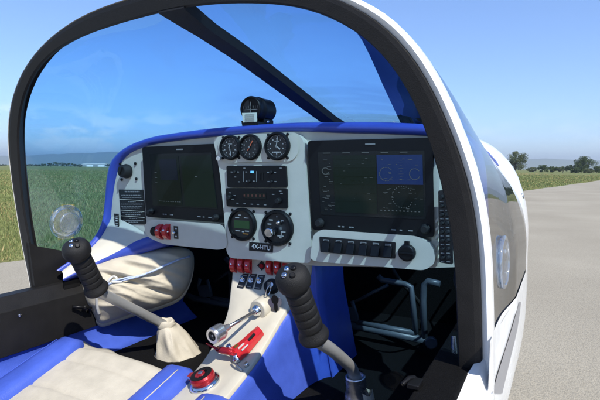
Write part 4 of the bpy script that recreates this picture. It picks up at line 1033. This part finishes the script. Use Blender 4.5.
# ---- trees -------------------------------------------------------------
M['bark'] = mat('grey brown bark', (.10, .08, .06), .9, var=.3, scale=8, bump=.6, bscale=30)
M['leaf1'] = leafmat('mid green leaves', (.035, .060, .016), (.090, .125, .035)); M['leaf2'] = leafmat('dark green leaves', (.022, .042, .014), (.060, .090, .028)); M['leaf3'] = leafmat('grey green leaves', (.065, .085, .035), (.15, .17, .075))
def tree(u, base_d, top_v, wpx, label, mname='leaf1', name='tree', n=5000, gaps=.5, group=None, leaf=None, low=.12, seed=1, cat='tree'):
    rg = np.random.default_rng(seed*17+int(u)); dr = ray(u, hv(u)); dr.z = 0; dr.normalize(); b = V((EYE.x, EYE.y, 0))+dr*base_d
    depth = base_d*math.cos(math.atan((u-300)/480)); H = CZ+(hv(u)-top_v)/480*depth*1.005; Wd = wpx/480*depth
    e = empty(name, b, None, label=label, cat=cat, group=group)
    a = MB(); r0 = max(.05, H*.035); pts = [b, b+V((.02*H*rg.normal(), .0, H*.25)), b+V((.04*H*rg.normal()*.5, .02*H, H*.55)), b+V((.03*H*rg.normal(), 0, H*.85))]
    a.tube(pts, [r0*1.2, r0, r0*.6, r0*.2], 0, 8)
    K = 9; cl = []
    for k in range(K):
        an = 2*PI*k/K+rg.normal()*.4; zz = H*rg.uniform(.30, .85); rr = Wd/2*rg.uniform(.35, .80)*math.sqrt(max(.1, 1-((zz/H-.5)/.55)**2)); q = b+V((math.cos(an)*rr, math.sin(an)*rr, zz))
        a.tube([b+V((0, 0, zz*.55)), b.lerp(q, .55)+V((0, 0, zz*.4)), q], [r0*.45, r0*.3, r0*.1], 0, 5); cl.append((q, rg.uniform(.20, .34)*min(Wd, H)))
    for k in range(14):
        zz = rg.uniform(low+.1, .92); rr = Wd/2*.78*math.sqrt(max(.05, 1-((zz-.48)/.54)**2))*math.sqrt(rg.random()); an = rg.uniform(0, 2*PI)
        cl.append((b+V((math.cos(an)*rr, math.sin(an)*rr, zz*H)), rg.uniform(.12, .26)*min(Wd, H)))
    cl.append((b+V((0, 0, H*.88)), .14*min(Wd, H)))
    mk('trunk', a, 'bark', e)
    ci = rg.integers(0, len(cl), n); C_ = np.array([list(c[0]) for c in cl])[ci]; Rr = np.array([c[1] for c in cl])[ci]
    dv = rg.normal(size=(n, 3)); dv /= np.linalg.norm(dv, axis=1)[:, None]; pos = C_+dv*(Rr*rg.random(n)**.45)[:, None]*np.array([1, 1, .8])
    pos = pos[(pos[:, 2] > H*low) & (pos[:, 2] < H*1.02)]; n = len(pos)
    ls = leaf or max(.16, H*.05); t1 = rg.normal(size=(n, 3)); t1 /= np.linalg.norm(t1, axis=1)[:, None]; t2 = rg.normal(size=(n, 3)); t2 /= np.linalg.norm(t2, axis=1)[:, None]; sz = ls*rg.uniform(.6, 1.3, n)[:, None]
    T = np.stack([pos-t1*sz*.5, pos+t1*sz*.5, pos+t2*sz*.8], 1)
    c = tri_obj('crown', T, np.clip(rg.normal(.5, .22, n), 0, 1), mname); WL = V(c.location); c.parent = e; c.location = WL-V(b)
    return e
tree(515, 200, 151, 25, 'loose grey green tree rising just behind the white cowling', 'leaf3', n=4500, seed=2)
tree(584, 240, 156.5, 21, 'tallest round dense tree at the far right of the field', 'leaf1', n=7500, seed=3)
RT = [(543, 235, 165.6, 9, 'small rounded tree left of the dark bush in the right tree line', 'leaf1'), (532, 245, 168, 10, 'low bush close to the cowling in the right tree line', 'leaf3'), (553, 240, 167, 12, 'wide low shrub in the middle of the right tree line', 'leaf1'),
      (563, 235, 167, 11, 'mid green shrub left of the dark bush', 'leaf3'), (571, 225, 165.6, 11, 'dark green bush directly left of the tallest tree', 'leaf2'), (597, 235, 166.5, 12, 'shrub at the right end of the right tree line', 'leaf1'), (606, 245, 165, 12, 'shrub cut by the right picture edge', 'leaf2'), (577, 220, 168.3, 9, 'small bush at the foot of the tallest tree', 'leaf1'), (588, 213, 169, 9, 'pale low bush in front of the tallest tree', 'leaf3')]
for i, (u, d, tv, w, lb, mm) in enumerate(RT): tree(u, d, tv-.6, w*1.25, lb, mm, leaf=.34, n=2600, group='bushes of the right tree line', low=.02, seed=10+i, name='bush', cat='bush')
rn = random.Random(11)
LB = ['low green hedge bush left of the round grove on the left horizon', 'bush at the left end of the round grove on the horizon', 'tallest clump of the round grove on the left horizon', 'middle clump of the grove on the left horizon', 'right clump of the grove on the left horizon', 'small bush right of the grove on the left horizon', 'small bush left of the white hangars', 'bush right of the white hangars beside the blue glareshield edge', 'small far bush near the left windshield frame', 'far bush outside the frame at the left picture edge', 'second far bush just inside the left frame', 'far bush between the frame and the grove']
for i, (u, tv, w) in enumerate(((43, 163.6, 9), (50, 163, 9), (56, 162.2, 9), (63, 162.4, 9), (70, 163, 9), (76, 164, 6), (80, 164.2, 6), (108, 163.9, 8), (31, 164.2, 8), (3, 164.2, 9), (26, 164.3, 7), (37, 164.4, 8))):
    tree(u, 480+rn.uniform(-20, 40), tv, w, LB[i], 'leaf2' if i % 2 else 'leaf1', n=900, group='bushes on the left horizon', low=.0, seed=40+i, name='bush', leaf=.5, cat='bush')
# far hangars
def hangar(u0, u1, d, topv, label):
    p0 = V((*P(u0, 166, Y=None, Z=-.01)[:2], 0)) if False else None
    def at(u):
        dr = ray(u, hv(u)); dr.z = 0; dr.normalize(); dist = d/max(.2, dr.dot(_h)); return V((EYE.x, EYE.y, 0))+dr*dist
    a0, a1 = at(u0), at(u1); H = CZ+(hv(u0)-topv)/480*d; back_ = _h*14; e = empty('hangar', (a0+a1)/2, None, label=label, cat='hangar', group='white hangars on the left horizon')
    a = MB(); a.hexa([a0, a1, a1+back_, a0+back_], [p+V((0, 0, H*.72)) for p in (a0, a1, a1+back_, a0+back_)]); mk('wall', a, 'white', e)
    a = MB(); m0, m1 = a0+back_*.5+V((0, 0, H)), a1+back_*.5+V((0, 0, H)); z = V((0, 0, H*.72+.02)); ov = _h*-.4; zl = V((0, 0, H*.72-.1))
    a.add([a0+ov+zl, a1+ov+zl, m1, m0, a1+back_+z, a0+back_+z], [[0, 1, 2, 3], [3, 2, 4, 5], [0, 3, 5], [1, 4, 2]]); mk('roof', a, 'panel', e)
    a = MB(); w = (a1-a0).normalized(); mid = (a0+a1)/2; a.slab([mid-w*2.5-_h*.05, mid+w*2.5-_h*.05, mid+w*2.5-_h*.05+V((0, 0, H*.5)), mid-w*2.5-_h*.05+V((0, 0, H*.5))], _h*.03); mk('door', a, 'greytube', e)
hangar(81, 86, 520, 163.3, 'small white hangar left of the long white one on the horizon'); hangar(87, 104, 500, 163.0, 'long low white hangar on the left horizon')

# ---- hills ----------------------------------------------------------------
M['hill'] = bigmat('distant wooded hills', g_ground)
def hill_range(d, pts, seed):
    a = MB(); rows = []
    us = np.linspace(pts[0][0], pts[-1][0], 160)
    for u in us:
        tv = np.interp(u, [p[0] for p in pts], [p[1] for p in pts])+1.1*noise.noise(V((u*.05, seed, 0)))+.5*noise.noise(V((u*.2, seed, 4)))
        dr = ray(u, hv(u)); dr.z = 0; dr.normalize(); dist = d/max(.25, dr.dot(_h)); H = max(2, (hv(u)-tv)/480*d)
        b = V((EYE.x, EYE.y, 0))
        rows.append([b+dr*(dist-H*4), b+dr*(dist-H*2)+V((0, 0, H*.55)), b+dr*dist+V((0, 0, H)), b+dr*(dist+H*3)])
    a.grid(rows); return mk('hills', a, 'hill', None, kind='structure')
hill_range(5000, [(-80, 156), (20, 155.5), (60, 154), (95, 152.5), (115, 152), (160, 154), (260, 158), (400, 160), (500, 159.5), (520, 159), (545, 158.5), (570, 160), (600, 160.5), (680, 161)], 2)

# ---- haze -----------------------------------------------------------------
def hz():
    m = bpy.data.materials.new('haze air'); m.use_nodes = True; nt = m.node_tree; nt.nodes.clear(); o = nt.nodes.new('ShaderNodeOutputMaterial'); p = nt.nodes.new('ShaderNodeVolumePrincipled')
    p.inputs['Color'].default_value = (.84, .93, 1, 1); p.inputs['Density'].default_value = HAZE; p.inputs['Anisotropy'].default_value = .3; nt.links.new(p.outputs[0], o.inputs['Volume']); return m
HAZE = .00028
if HAZE:
    M['haze'] = hz(); a = MB(); a.box(V((0, 0, 84.5)), 15000, 15000, 171)
    h = mk('haze', a, 'haze', None, kind='stuff', origin=V((0, 0, 0)))

# ================================================================== LIGHT
sd = V((.72, -.52, 1.0)).normalized()
sun = bpy.data.objects.new('sun', bpy.data.lights.new('sun', 'SUN')); COL.objects.link(sun); sun.data.energy = 4.4; sun.data.angle = R(.53); sun.data.color = (1, .955, .87)
sun.rotation_euler = sd.to_track_quat('Z', 'Y').to_euler(); sun.location = (8, -4, 9)
w = bpy.data.worlds.new('World'); SC.world = w; w.use_nodes = True; nt = w.node_tree; N = nt.nodes; L = nt.links; bg = N['Background']
sk = N.new('ShaderNodeTexSky'); sk.sky_type = 'NISHITA'; sk.sun_disc = False; sk.sun_elevation = math.asin(sd.z); sk.sun_rotation = math.atan2(sd.x, sd.y); sk.altitude = 50; sk.air_density = 1.0; sk.dust_density = .25; sk.ozone_density = 5.0
tc = N.new('ShaderNodeTexCoord'); sp_ = N.new('ShaderNodeSeparateXYZ'); L.new(tc.outputs['Generated'], sp_.inputs[0])
mp = N.new('ShaderNodeMapping'); mp.inputs['Scale'].default_value = (7, 7, 17); L.new(tc.outputs['Generated'], mp.inputs[0])
nz = N.new('ShaderNodeTexNoise'); nz.inputs['Scale'].default_value = 1.9; nz.inputs['Detail'].default_value = 8; nz.inputs['Roughness'].default_value = .55; L.new(mp.outputs[0], nz.inputs['Vector'])
r1 = N.new('ShaderNodeMapRange'); r1.inputs[1].default_value = .49; r1.inputs[2].default_value = .60; L.new(nz.outputs['Fac'], r1.inputs[0])
band = N.new('ShaderNodeValToRGB'); e = band.color_ramp.elements; e[0].position = .008; e[0].color = (0, 0, 0, 1); e[1].position = .115; e[1].color = (0, 0, 0, 1)
k = e.new(.022); k.color = (1, 1, 1, 1); k = e.new(.060); k.color = (1, 1, 1, 1); L.new(sp_.outputs['Z'], band.inputs['Fac'])
# more cloud to the left of the nose
wx = N.new('ShaderNodeMapRange'); wx.inputs[1].default_value = -.1; wx.inputs[2].default_value = -.75; wx.inputs[3].default_value = .10; wx.inputs[4].default_value = .95; L.new(sp_.outputs['X'], wx.inputs[0])
m1 = N.new('ShaderNodeMath'); m1.operation = 'MULTIPLY'; L.new(r1.outputs[0], m1.inputs[0]); L.new(band.outputs['Color'], m1.inputs[1])
m2 = N.new('ShaderNodeMath'); m2.operation = 'MULTIPLY'; L.new(m1.outputs[0], m2.inputs[0]); L.new(wx.outputs[0], m2.inputs[1])
mx = N.new('ShaderNodeMix'); mx.data_type = 'RGBA'; L.new(m2.outputs[0], mx.inputs[0]); tn = N.new('ShaderNodeMix'); tn.data_type = 'RGBA'; tn.blend_type = 'MULTIPLY'; tn.inputs[0].default_value = 1; L.new(sk.outputs[0], tn.inputs[6]); tn.inputs[7].default_value = (.93, .965, 1.10, 1)
ad = N.new('ShaderNodeMix'); ad.data_type = 'RGBA'; ad.blend_type = 'ADD'; ad.inputs[0].default_value = 1; L.new(tn.outputs[2], ad.inputs[6]); ad.inputs[7].default_value = (.22, .40, .85, 1)
L.new(ad.outputs[2], mx.inputs[6]); mx.inputs[7].default_value = (8.5, 9.0, 9.6, 1)
L.new(mx.outputs[2], bg.inputs['Color']); bg.inputs['Strength'].default_value = .117
vs_ = SC.view_settings; vs_.view_transform = 'Standard'; vs_.look = 'None'; vs_.gamma = 1; vs_.use_curve_mapping = False; vs_.exposure = .53
SC.cycles.max_bounces = 8; SC.cycles.transparent_max_bounces = 12; SC.cycles.volume_bounces = 0
